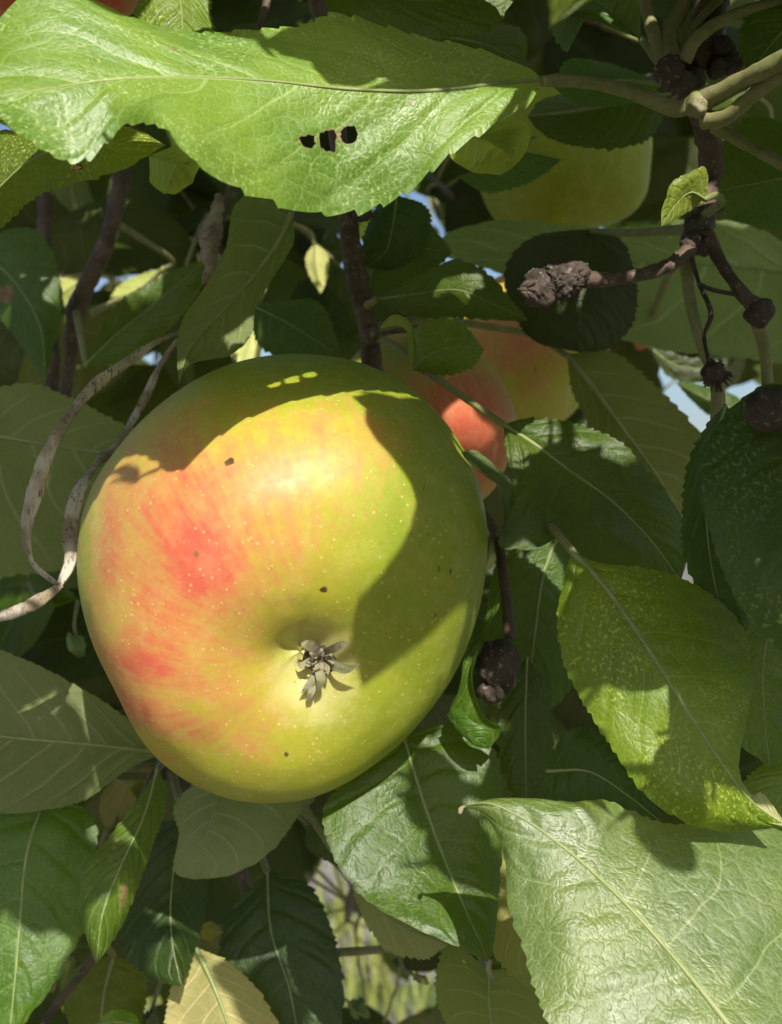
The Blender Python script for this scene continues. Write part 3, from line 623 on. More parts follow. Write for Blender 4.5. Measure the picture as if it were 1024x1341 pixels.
# leaves along the top edge
leaf(bB, [(440, 18, .222), (480, 35, .222), (540, 47, .222), (600, 46, .222), (650, 30, .222)], [(400, -40, .225), (470, -10, .224), (560, 0, .223), (640, -10, .223), (690, -40, .224)], [(480, -60, .23), (560, -70, .23), (640, -65, .23)], tint=(.85, 1.0, .55), teeth=24, wear=[(560, 55, 14, .4)], to=[(390, -60, .24), (405, -60, .28)])
leaf(bB, [(185, 0, .235), (180, 30, .234), (200, 48, .233)], [(245, -70, .24), (235, -20, .237), (238, 20, .234), (240, 62, .232)], [(270, -20, .238), (275, 25, .235), (280, 55, .233)], tint=(1.3, 1.35, 1.0), speck=1, to=[(260, -90, .25), (400, -70, .285)])
tube('stalk', [(178, 30, .238), (188, 18, .238), (198, 5, .239), (205, -30, .245)], [.0004, .0006, .0005, .0006], MSTALK, bB, n=20, rough=.4)
leaf(bB, [(500, 60, .30), (560, 75, .30)], [(470, 40, .30), (560, 45, .295), (640, 60, .29), (690, 90, .285)], [(600, 30, .295), (680, 40, .29)], tint=(.8, .8, .45), rib=.0003)
tube('stalk', [(338, 45, .27), (345, 20, .272), (355, -20, .275)], [.0008, .0009, .0011], MBARK, bB, n=16)

# ---- C: dim stems on the left
bC = thing('apple_branch', P(100, 405, 0.37), 'dim branch with thin dark stems and big underside leaves on the left', 'branch', G)
tube('twig', [(165, 150, .37), (158, 240, .37), (138, 320, .37), (100, 405, .375), (92, 470, .38), (80, 560, .39)], [.003, .0028, .0026, .003, .002, .002], MBARK, bC, rough=.2, n=50)
tube('twig', [(60, 200, .40), (58, 330, .40), (68, 450, .40), (66, 560, .40)], [.0022, .0024, .0026, .0024], MBARK, bC, rough=.2, n=40)
leaf(bC, [(20, 505, .295), (80, 518, .292), (150, 552, .292), (200, 575, .293)], [(-120, 560, .295), (0, 572, .292), (80, 585, .290), (150, 594, .290), (240, 600, .292)], [(-40, 740, .30), (30, 750, .298), (90, 744, .297), (160, 730, .297), (220, 680, .296)], under=True, nu=14, tint=(.92, .97, .88), rib=.0007, teeth=24, to=[(-160, 545, .30), (-190, 480, .33)], label='big leaf showing its veined grey green underside left of the big apple')
leaf(bC, [(-60, 190, .215), (30, 168, .212), (110, 165, .210), (180, 172, .208)], [(-90, 300, .21), (-20, 262, .205), (40, 210, .202), (110, 190, .202), (217, 190, .205)], [(-60, 330, .214), (0, 299, .211), (45, 258, .207), (100, 236, .204), (165, 217, .203)], tint=(1.4, 1.4, 1.1), speck=.8, nu=12, teeth=22, rib=.0003, to=[(-120, 320, .23), (-160, 420, .30)], label='sunlit leaf tucked under the holed leaf at the left edge')
leaf(bC, [(150, 405, .33), (200, 370, .33), (240, 350, .33)], [(110, 480, .34), (150, 440, .335), (200, 400, .33), (270, 340, .33)], [(160, 470, .335), (220, 430, .33), (260, 380, .33)], tint=(.7, .75, .5), rib=.0004, to=[(100, 410, .37)])
tube('stalk', [(120, 410, .368), (150, 395, .36), (185, 380, .355), (215, 350, .35)], [.0012, .0009, .0008, .0007], MSTALK, bC, n=24)
sh = tube('withered_leaf', [(288, 255, .275), (280, 290, .272), (272, 320, .27), (276, 345, .27), (266, 372, .272)], [.0008, .0016, .0024, .0018, .0004], MDRY, bC, rough=.7, n=40, seg=9)
leaf(bC, [(-20, 390, .36), (20, 440, .355)], [(-60, 330, .36), (0, 350, .355), (50, 420, .35), (60, 500, .35)], [(40, 300, .36), (80, 380, .355)], tint=(.6, .8, .75), rib=.0004, wear=[(8, 385, 12, .7)])

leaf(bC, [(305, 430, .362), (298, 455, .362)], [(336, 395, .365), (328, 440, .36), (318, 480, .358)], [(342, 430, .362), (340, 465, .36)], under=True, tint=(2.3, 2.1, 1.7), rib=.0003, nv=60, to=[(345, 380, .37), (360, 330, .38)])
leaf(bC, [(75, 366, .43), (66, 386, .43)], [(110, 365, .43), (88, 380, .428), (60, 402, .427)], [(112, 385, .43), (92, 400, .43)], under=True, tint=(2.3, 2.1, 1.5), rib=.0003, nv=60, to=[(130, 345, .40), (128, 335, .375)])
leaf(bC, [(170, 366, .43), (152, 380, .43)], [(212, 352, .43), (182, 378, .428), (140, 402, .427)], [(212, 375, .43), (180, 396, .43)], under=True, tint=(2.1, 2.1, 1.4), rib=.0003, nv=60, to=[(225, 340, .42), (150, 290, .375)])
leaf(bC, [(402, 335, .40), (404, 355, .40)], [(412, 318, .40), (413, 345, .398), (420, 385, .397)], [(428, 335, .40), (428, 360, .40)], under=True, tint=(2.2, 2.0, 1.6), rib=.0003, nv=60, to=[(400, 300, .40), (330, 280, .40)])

# ---- D: stem to the right of the big apple with a withered fruitlet
bD = thing('apple_branch', P(655, 690, 0.262), 'dark stem carrying a shrivelled black fruitlet right of the big apple', 'branch', G)
tube('twig', [(520, 640, .30), (600, 655, .29), (645, 690, .268), (660, 760, .258), (668, 835, .252)], [.0020, .0018, .0014, .0011, .0013], MBARK, bD, rough=.2, n=40)
lump('dried_fruitlet', (652, 872, .250), .0041, MDEAD, bD, amp=.4, freq=480, sub=4, scale=(1, 1, 1.15), seed=41)
lump('dried_fruitlet', (645, 905, .249), .0024, MDEAD, bD, amp=.6, freq=800, sub=3, seed=42)
leaf(bD, [(700, 718, .335), (670, 735, .335)], [(660, 712, .338), (700, 740, .333), (735, 768, .33), (765, 815, .328)], [(690, 765, .335), (725, 800, .332)], tint=(1.9, 1.8, 1.4), rib=.0003, to=[(640, 700, .33), (600, 655, .292)])
# curled leaf in front of the fruitlet
leaf(bD, [(640, 800, .249), (612, 850, .245), (600, 900, .244), (588, 935, .244), (610, 962, .242)], [(656, 770, .25), (632, 830, .246), (618, 880, .243), (628, 930, .240), (648, 952, .241), (640, 982, .242)], [(652, 800, .245), (625, 855, .2405), (619, 895, .239), (632, 936, .2385), (656, 956, .2405)], nv=80, teeth=0, amp=0, tint=(.8, 1.0, .85), rib=0, label='narrow curled leaf with a bright rim by the black fruitlet')
leaf(bD, [(600, 925, .241), (618, 945, .239), (638, 955, .2385)], [(585, 936, .243), (605, 955, .2395), (625, 970, .2385), (640, 981, .2395)], [(600, 958, .2405), (622, 976, .239)], nv=40, teeth=6, amp=.0003, tint=(1.0, 1.2, 1.0), rib=0)
# mid-right leaf
leaf(bD, [(738, 765, .212), (731, 815, .209), (742, 870, .206), (772, 930, .203), (812, 995, .200), (850, 1045, .199), (905, 1078, .199), (965, 1088, .200)], [(748, 722, .214), (778, 752, .2105), (815, 800, .206), (860, 868, .202), (905, 940, .199), (945, 1000, .197), (985, 1050, .198), (1030, 1082, .199)],
     [(785, 737, .213), (840, 742, .2125), (900, 765, .2115), (955, 800, .210), (983, 838, .208), (986, 880, .2045), (978, 930, .203), (966, 985, .204), (966, 1020, .203), (990, 1058, .2005)], nu=16, nv=150, teeth=30, amp=.0007, puff=.0022, wavy=.0016, tint=(1.25, 1.3, .7), speck=.7, to=[(735, 705, .219), (720, 690, .236), (690, 690, .255), (655, 700, .264)], pr=.0009, rib=.0005, label='broad glossy leaf right of the apple, half in leaf shade')
leaf(bD, [(1000, 1040, .2015), (985, 1040, .2025), (968, 1020, .203)], [(1032, 1083, .1985), (1000, 1058, .2005), (978, 1040, .2015), (962, 1008, .203)], [(1010, 1078, .1985), (980, 1062, .1995), (962, 1035, .2015)], nv=50, teeth=0, amp=0, under=True, tint=(1.7, 1.5, 1.6), rib=0)
# bottom-centre leaf, half lit
leaf(bD, [(495, 990, .247), (445, 1030, .243), (424, 1065, .240), (435, 1115, .236), (462, 1160, .233), (500, 1192, .230), (545, 1215, .228), (600, 1240, .227)], [(528, 965, .25), (545, 1020, .246), (565, 1080, .242), (592, 1150, .237), (620, 1215, .231), (642, 1262, .226)],
     [(590, 950, .252), (640, 975, .25), (657, 1030, .247), (657, 1100, .243), (652, 1170, .237), (648, 1220, .231)], nu=14, nv=130, teeth=24, amp=.0007, puff=.002, tint=(.78, .9, .25), speck=.3, gloss=10, wear=[(452, 1128, 9, .3)], to=[(540, 900, .262), (600, 800, .27), (648, 700, .268)], rib=.0004, label='leaf under the apple, one half sunlit lime green')
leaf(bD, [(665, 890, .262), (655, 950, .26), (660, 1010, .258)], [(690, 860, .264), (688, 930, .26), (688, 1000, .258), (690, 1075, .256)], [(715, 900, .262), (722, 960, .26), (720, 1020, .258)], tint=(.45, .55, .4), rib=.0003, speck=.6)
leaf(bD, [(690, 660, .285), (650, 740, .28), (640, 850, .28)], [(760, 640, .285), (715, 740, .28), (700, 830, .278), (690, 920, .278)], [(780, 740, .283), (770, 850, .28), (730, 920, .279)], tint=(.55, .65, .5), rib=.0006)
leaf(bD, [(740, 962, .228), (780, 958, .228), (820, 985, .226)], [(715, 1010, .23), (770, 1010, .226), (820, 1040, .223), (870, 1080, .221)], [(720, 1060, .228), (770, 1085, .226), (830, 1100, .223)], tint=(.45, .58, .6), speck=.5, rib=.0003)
tube('petiole', [(396, 1050, .275), (430, 1105, .268), (465, 1155, .262)], [.0009, .0008, .0008], MSTALK, bD, n=24)
leaf(bD, [(490, 1150, .258), (535, 1185, .255), (570, 1215, .254)], [(455, 1140, .262), (490, 1185, .256), (530, 1215, .253), (586, 1238, .252)], [(470, 1185, .258), (500, 1235, .255), (550, 1255, .254)], under=True, tint=(1.5, 1.35, 1.35), rib=.0003, wavy=.002)
tube('leaf_tip', [(641, 1256, .2265), (640, 1272, .226), (650, 1285, .2255)], [.0005, .0006, .0004], MSEPAL, bD, n=12)

# ---- E: right edge
bE = thing('apple_branch', P(1060, 520, 0.20), 'branch at the right edge with a black knob and long hanging leaves', 'branch', G)
tube('twig', [(1150, 380, .205), (1090, 480, .2), (1040, 535, .196), (1100, 800, .21), (1160, 1100, .20)], [.003, .0028, .0030, .0026, .0026], MBARK, bE, rough=.25, n=60)
lump('dried_fruitlet', (1014, 536, .189), .0038, MDEAD, bE, amp=.35, freq=450, sub=4, scale=(1.1, 1, .85), seed=51)
leaf(bE, [(1000, 505, .197), (955, 540, .196), (928, 590, .194), (920, 645, .192), (935, 705, .190), (962, 775, .188), (1000, 832, .187), (1050, 870, .187)], [(1035, 505, .195), (1030, 600, .191), (1035, 700, .188), (1060, 800, .186), (1100, 900, .186)], [(1080, 530, .198), (1120, 620, .196), (1140, 720, .194), (1140, 820, .190)], nu=14, nv=130, teeth=28, amp=.0007, tint=(.6, .72, .5), speck=1.0, to=[(1045, 520, .195)], label='long dark green leaf hanging at the right edge under the black knob')
leaf(bE, [(925, 560, .218), (902, 610, .216), (896, 670, .214), (900, 740, .213)], [(950, 530, .22), (930, 600, .217), (925, 680, .214), (935, 760, .213), (960, 860, .213)], [(985, 580, .22), (990, 680, .217), (990, 780, .215)], tint=(.6, .75, .6), rib=.0003, speck=.8, wavy=.002)
leaf(bE, [(960, 800, .228), (940, 880, .226), (960, 960, .225)], [(1020, 760, .23), (1000, 860, .226), (1000, 930, .225), (1008, 1005, .224)], [(1080, 850, .23), (1070, 940, .228)], tint=(.8, .95, .65), speck=.5, rib=.0003, to=[(1060, 720, .225), (1080, 700, .206)])
leaf(bE, [(990, 1010, .232), (960, 1060, .23), (975, 1090, .23)], [(1060, 980, .234), (1030, 1030, .23), (1010, 1060, .229), (980, 1110, .228)], [(1080, 1040, .234), (1050, 1100, .232)], tint=(1.2, 1.3, .8), rib=.0003)
# big bottom-right leaf
leaf(bE, [(655, 1046, .205), (705, 1047, .204), (745, 1051, .204), (790, 1048, .204), (822, 1061, .204), (880, 1080, .206), (960, 1075, .208), (1060, 1110, .207), (1130, 1220, .200), (1150, 1350, .19)][::-1], [(606, 1056, .205), (640, 1052, .203), (690, 1075, .2005), (760, 1128, .197), (830, 1195, .193), (900, 1275, .188), (960, 1350, .183), (1030, 1440, .178)][::-1],
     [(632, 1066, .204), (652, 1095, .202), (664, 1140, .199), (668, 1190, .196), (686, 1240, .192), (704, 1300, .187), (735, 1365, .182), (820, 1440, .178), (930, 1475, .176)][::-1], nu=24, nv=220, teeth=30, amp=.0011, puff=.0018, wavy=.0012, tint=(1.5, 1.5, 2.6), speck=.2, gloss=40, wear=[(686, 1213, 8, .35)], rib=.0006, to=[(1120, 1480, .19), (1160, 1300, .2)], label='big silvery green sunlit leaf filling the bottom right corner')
tube('leaf_tip', [(612, 1055, .2049), (606, 1057, .205), (603, 1061, .2048), (602, 1066, .2046)], [.0002, .00025, .0005, .0003], MSEPAL, bE, n=12)

# ---- F: shoot below and left of the big apple
bF = thing('apple_branch', P(250, 980, 0.305), 'shoot below the big apple with crowded drooping leaves', 'branch', G)
tube('twig', [(420, 880, .31), (300, 950, .306), (215, 1000, .30), (165, 1130, .30), (130, 1240, .298), (72, 1318, .295), (20, 1400, .29)], [.0024, .0022, .0022, .0018, .0014, .0010, .0009], MBARK, bF, rough=.2, n=60)
tube('twig', [(215, 1000, .30), (300, 1100, .31), (340, 1250, .315), (360, 1420, .32)], [.002, .0017, .0015, .0014], MBARK, bF, rough=.2, n=40)
leaf(bF, [(150, 930, .268), (90, 893, .266), (30, 864, .264), (-40, 850, .264)], [(215, 985, .272), (130, 976, .265), (60, 970, .262), (0, 964, .26), (-110, 945, .258)], [(165, 1008, .27), (115, 1044, .268), (60, 1060, .266), (0, 1063, .265), (-70, 1040, .262)], under=True, nu=12, tint=(.98, 1.0, 1.0), rib=.0006, teeth=30, amp=.0007, to=[(235, 990, .285), (250, 985, .303)], label='grey green leaf underside with pale midrib left below the apple')
leaf(bF, [(-30, 1060, .276), (-80, 1150, .27), (-90, 1260, .265), (-50, 1350, .262)], [(60, 1040, .28), (35, 1120, .272), (25, 1220, .266), (18, 1300, .262), (5, 1420, .258)], [(120, 1070, .28), (122, 1140, .275), (108, 1215, .27), (84, 1264, .266), (58, 1305, .263), (28, 1345, .261)], nu=14, tint=(.7, 1.0, .5), speck=.3, rib=.0004, to=[(120, 1010, .288), (205, 1005, .30)], label='broad leaf at lower left, dark above and sunlit bright green below')
leaf(bF, [(180, 1050, .262), (140, 1100, .258), (110, 1140, .254), (104, 1190, .25), (115, 1232, .248)], [(207, 1005, .268), (188, 1070, .26), (160, 1130, .253), (135, 1195, .248), (126, 1262, .246)], [(218, 1045, .266), (202, 1100, .261), (184, 1150, .257), (165, 1200, .253), (142, 1240, .249)], tint=(1.0, 1.05, .75), teeth=24, amp=.0007, wear=[(163, 1164, 6, .6), (161, 1174, 6, .65), (159, 1184, 5, .6), (156, 1192, 4, .5), (153, 1100, 4, .45), (149, 1110, 4, .45), (145, 1120, 4, .45), (141, 1130, 3, .4)], rib=.0003, to=[(212, 1000, .28), (215, 998, .298)], label='narrow folded leaf with a brown scorch mark on its edge')
leaf(bF, [(232, 1050, .268), (236, 1095, .265), (229, 1140, .262)], [(300, 990, .272), (282, 1060, .266), (265, 1110, .263), (255, 1152, .262)], [(410, 1030, .275), (385, 1075, .272), (350, 1118, .268), (300, 1146, .265)], under=True, tint=(1.0, 1.02, 1.05), rib=.0003, teeth=22, amp=.0007, to=[(310, 960, .295), (300, 950, .304)], label='grey green leaf underside hanging just below the apple')
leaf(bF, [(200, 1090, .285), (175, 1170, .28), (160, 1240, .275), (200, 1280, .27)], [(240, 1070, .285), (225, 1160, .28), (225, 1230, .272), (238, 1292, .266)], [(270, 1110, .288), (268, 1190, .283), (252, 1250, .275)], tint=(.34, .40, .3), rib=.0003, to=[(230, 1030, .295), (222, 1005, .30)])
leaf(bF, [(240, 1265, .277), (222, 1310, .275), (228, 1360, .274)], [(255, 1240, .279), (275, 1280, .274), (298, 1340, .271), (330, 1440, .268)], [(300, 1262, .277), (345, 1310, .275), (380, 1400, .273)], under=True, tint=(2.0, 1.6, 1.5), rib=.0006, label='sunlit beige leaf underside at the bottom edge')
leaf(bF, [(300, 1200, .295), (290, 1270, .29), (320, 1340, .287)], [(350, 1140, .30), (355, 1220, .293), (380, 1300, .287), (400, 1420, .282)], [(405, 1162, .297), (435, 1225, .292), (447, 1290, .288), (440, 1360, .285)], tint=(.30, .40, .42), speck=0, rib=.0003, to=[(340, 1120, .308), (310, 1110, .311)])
leaf(bF, [(100, 1270, .31), (85, 1310, .31), (100, 1360, .31)], [(150, 1250, .31), (135, 1310, .308), (130, 1400, .306)], [(185, 1270, .31), (190, 1310, .31), (170, 1370, .31)], tint=(.9, .8, .4), rib=.0005, to=[(140, 1240, .30)])
leaf(bF, [(140, 1330, .26), (150, 1325, .26), (170, 1328, .26)], [(130, 1342, .262), (155, 1338, .257), (185, 1345, .26)], [(150, 1365, .26), (170, 1362, .26)], tint=(1.3, 1.5, .9), nv=50, teeth=9, rib=.0002, to=[(110, 1360, .27), (60, 1350, .291)])
leaf(bF, [(590, 1236, .262), (572, 1290, .26), (590, 1350, .258)], [(640, 1270, .262), (640, 1310, .259), (645, 1360, .257), (650, 1430, .256)], [(690, 1275, .262), (715, 1320, .26), (715, 1380, .258)], under=True, tint=(.9, .95, .6), rib=.0003, to=[(600, 1240, .30), (400, 1250, .316)])
leaf(bF, [(655, 1130, .245), (648, 1190, .243), (650, 1250, .242)], [(680, 1080, .248), (680, 1170, .243), (690, 1240, .24), (712, 1310, .238)], [(730, 1130, .248), (740, 1220, .245)], under=True, tint=(1.2, 1.1, .8), rib=.0003)
leaf(bF, [(200, 1030, .31), (185, 1070, .31)], [(150, 1020, .315), (190, 1040, .31), (230, 1100, .31), (235, 1120, .31)], [(130, 1060, .315), (170, 1110, .31)], under=True, tint=(1.0, .75, .6), rib=.0003)
leaf(bF, [(420, 1060, .285), (405, 1110, .282)], [(440, 1040, .285), (460, 1100, .28), (500, 1160, .276)], [(480, 1060, .285), (520, 1110, .28)], tint=(.5, .55, .4), rib=.0003)

rs = random.Random(77)
for (x, y, d) in ((178, 1045, .30), (150, 1080, .31), (330, 1180, .33), (290, 1220, .325), (470, 1130, .34), (540, 1275, .31), (455, 1310, .36), (60, 1300, .33), (200, 1325, .31), (505, 1200, .36), (100, 830, .34), (60, 780, .33)):
    a = rs.uniform(0, 6.28); l = rs.uniform(22, 42); w_ = l*.30; ca, sa = math.cos(a), math.sin(a); c_ = rs.uniform(-.008, .012)
    M_ = [(x, y, d), (x+ca*l*.5-sa*6, y+sa*l*.5+ca*6, d-c_), (x+ca*l, y+sa*l, d)]
    leaf(bF, [(x+ca*l*.4-sa*w_, y+sa*l*.4+ca*w_, d+.004)], M_, [(x+ca*l*.4+sa*w_, y+sa*l*.4-ca*w_, d+.003)], under=rs.random() < .6, tint=rs.choice([(1.5, 1.1, .8), (1.1, .75, .5), (.7, .8, .5), (1.6, 1.5, 1.0)]), nu=6, nv=50, teeth=10, amp=.0006, puff=.003, wavy=.004, rib=.0002,
         to=[(x-ca*14, y-sa*14, d+.004), (x-ca*30+8, y-sa*30-14, d+.008)], pr=.0005)
# ---- dry grass-like ribbon looping at the left
dry = thing('dry_blade', P(235, 435, .25), 'withered grey brown ribbon-like blade looping beside the big apple', 'dry leaf')
def ribbon(name, pts, wid, twist, parent):
    c = spline(pts, 90); vs = []; fs = []
    for i, p in enumerate(c):
        t = (c[min(i+1, 89)]-c[max(i-1, 0)]).normalized(); vw = (CAMP-p).normalized(); a = t.cross(vw).normalized(); b = t.cross(a)
        x = i/89*(len(wid)-1); k = min(int(x), len(wid)-2); wd = (wid[k]+(wid[k+1]-wid[k])*(x-k))*0.00015*1.05*0.5
        x = i/89*(len(twist)-1); k = min(int(x), len(twist)-2); tw = twist[k]+(twist[k+1]-twist[k])*(x-k)
        wd *= 1+0.18*noise.noise(Vector((i*0.23, wid[0], 3)))
        for j in range(9):
            s = (j-4)/4; e = a*math.cos(tw)+b*math.sin(tw); n = t.cross(e)
            vs.append(p+e*s*wd+n*(wd*(0.22*abs(s))+0.22*wd*noise.noise(Vector((i*0.1, s*4, wid[1])))))
    for i in range(89):
        for j in range(8): fs.append((i*9+j, i*9+j+1, (i+1)*9+j+1, (i+1)*9+j))
    o0 = c[0].copy(); o = link(name, mesh_from(name, [v-o0 for v in vs], fs), MDRYB, parent, o0)
    so_ = o.modifiers.new('thick', 'SOLIDIFY'); so_.thickness = 0.0002
    return o
def dry_material():
    b = NB('dry_ribbon'); oc = b.obj()
    n1 = b.noise(oc, 1100, 4, 0.7); n2 = b.noise(oc, 110, 3)
    mp = b.n('ShaderNodeMapping'); b.put(mp.inputs[0], oc); mp.inputs['Scale'].default_value = (1, 1, .15); n3 = b.noise(mp.outputs[0], 1800, 4)
    col = b.mix(b.smooth(n2, .4, .62), (.44, .40, .32), (.22, .175, .11))
    col = b.mix(b.smooth(n3, .55, .7), col, (.09, .07, .05))
    col = b.mix(b.math('MULTIPLY', b.smooth(n1, .60, .66), b.smooth(n2, .42, .55)), col, (.02, .016, .014))
    return b.done(b.princ(col, .7, b.bump(n3, .8, .0003), .3))
MDRYB = dry_material()
ribbon('blade', [(245, 430, .252), (205, 447, .248), (160, 478, .244), (115, 513, .240), (88, 547, .237), (66, 585, .235), (47, 640, .234), (33, 695, .234), (42, 738, .235), (76, 768, .236)], [6, 9, 13, 16, 14, 16, 22, 18, 11, 8], [.9, .6, .3, .1, .8, .2, 0, .4, 1.0, .8], dry)
ribbon('blade', [(232, 445, .258), (208, 480, .262), (185, 530, .268), (150, 583, .262), (125, 608, .25), (104, 640, .244), (92, 690, .24), (91, 735, .238), (76, 768, .236)], [6, 10, 14, 9, 15, 10, 20, 20, 9], [.3, .7, .2, 1.0, .2, .9, .1, .2, .6], dry)
ribbon('blade', [(80, 765, .236), (60, 780, .2345), (30, 797, .233), (-10, 809, .232), (-60, 815, .231)], [9, 17, 15, 11, 10], [.7, .1, .2, .5, .5], dry)

# ---- small golden insect on the left leaf
def insect():
    p = P(101, 219, .1985); root = thing('insect', p, 'tiny golden brown insect on the left sunlit leaf', 'insect')
    b = NB('insect_shell'); oc = b.obj(); n = b.noise(oc, 1500, 2)
    m = b.done(b.princ(b.mix(b.smooth(n, .45, .55), (.45, .28, .04), (.10, .045, .015)), .3, None, .6))
    bm = bmesh.new(); bmesh.ops.create_uvsphere(bm, u_segments=20, v_segments=14, radius=1)
    for v in bm.verts:
        x = v.co.x; kx = 1-.25*max(0, x-.2)-.28*math.exp(-((x-.42)/.10)**2)
        v.co = Vector((x*.0011, v.co.y*.00062*kx, v.co.z*.00055*kx))
    me = bpy.data.meshes.new('body'); bm.to_mesh(me); bm.free(); me.polygons.foreach_set('use_smooth', [True]*len(me.polygons))
    link('body', me, m, root, p)
    for sx in (-.0005, .0001, .0006):
        for sd in (-1, 1):
            q = p+Vector((sx, -.0002, sd*.0003))
            tube('leg', [q, q+Vector((sx*.5, -.0003, sd*.0006)), q+Vector((sx*.9, .0005, sd*.0011))], [.00008, .00006, .00004], m, root, seg=5, n=8)
insect()


# ================================================================ MORE OF THE TREE: leaves behind, shade casters added overhead
def template(k):
    """a leaf along +Y, upper side +Z, about 1 long"""
    rs = random.Random(40+k); wd = 0.26+0.08*rs.random(); fold = 0.10+0.30*rs.random(); curl = 0.05+0.35*rs.random(); tw = (rs.random()-0.5)*0.5
    M = []; Lp = []; Rp = []
    for i in range(9):
        t = i/8; w_ = wd*(math.sin(math.pi*t**0.82)**0.8 if 0 < t < 1 else 0)
        z = -curl*t*t*0.6; c = Vector((0.03*math.sin(t*5+k), t, z)); an = tw*(t-0.3)
        M.append(c); 
        for sg, lst in ((-1, Lp), (1, Rp)):
            up = fold*(1+0.25*sg*math.sin(t*4+k))
            lst.append(c+Vector((sg*w_*math.cos(up-sg*an*0), 0, w_*math.sin(up)+sg*w_*an)))
    sc_ = 0.08
    M = [v*sc_ for v in M]; Lp = [v*sc_ for v in Lp]; Rp = [v*sc_ for v in Rp]
    me, base, ml = blade(Lp, M, Rp, nu=6, nv=66, teeth=18, amp=0.0006, puff=0.0012, wavy=0.0022, seed=k+1, face=Vector((0, 0, 1)))
    me.materials.clear(); me.materials.append(MFAR)
    outline = [v for v in Lp]+[v for v in Rp[-2:0:-1]]
    return me, outline, [v for v in M]
TEMPL = [template(k) for k in range(8)]

bpy.context.view_layer.update(); dg = bpy.context.evaluated_depsgraph_get()
def cast(x, y):
    d = (P(x, y, 1)-CAMP).normalized(); h, loc, nn, ii, ob, mm = sc.ray_cast(dg, CAMP, d)
    return (loc.copy(), ob.name.split('.')[0]) if h else (None, '')
bG = thing('apple_branch', P(600, 400, .22)+SUN*.13, 'added unseen branch just above the picture, its leaves shaped to shade the right of the big apple', 'branch', G)
def up(lst, t, dflt):
    r = []
    for x, y in lst:
        h = cast(x, y)[0]
        r.append((h if h is not None and abs(h.y-dflt) < .04 else P(x, y, dflt))+SUN*t)
    return r
def shade_leaf(Lq, Mq, Rq, t, dflt, **k):  # added unseen leaf, outline shaped to cast a chosen shadow edge
    Lq, Mq, Rq = up(Lq, t, dflt), up(Mq, t, dflt), up(Rq, t, dflt)
    leaf(bG, Lq, Mq, Rq, face=SUN, rib=.0004, nv=80, puff=.001, wavy=.0012, amp=.0008, seed=int(t*1e4), **k)
shade_leaf([(560, 530), (500, 530), (478, 540), (490, 572), (530, 618), (546, 652), (530, 706), (498, 757), (463, 815)], [(620, 545), (570, 560), (570, 600), (580, 660), (565, 740), (510, 830), (474, 900)], [(640, 590), (650, 630), (655, 680), (648, 745), (598, 798), (540, 850)], .128, .225)
shade_leaf([(826, 1050), (830, 1070), (846, 1110), (872, 1136)], [(850, 1030), (853, 1055), (868, 1090), (895, 1130), (908, 1144)], [(880, 1050), (878, 1066), (888, 1085), (912, 1122)], .165, .204)
tube('twig', [P(620, 545, .225)+SUN*.128, P(690, 540, .222)+SUN*.13, P(760, 500, .215)+SUN*.165], [.0012, .0014, .002], MBARK, bG, n=24)
tube('twig', [P(850, 1030, .204)+SUN*.165, P(930, 860, .21)+SUN*.168, P(820, 520, .215)+SUN*.165, P(820, 300, .22)+SUN*.17], [.0009, .0012, .0014, .002], MBARK, bG, n=30)
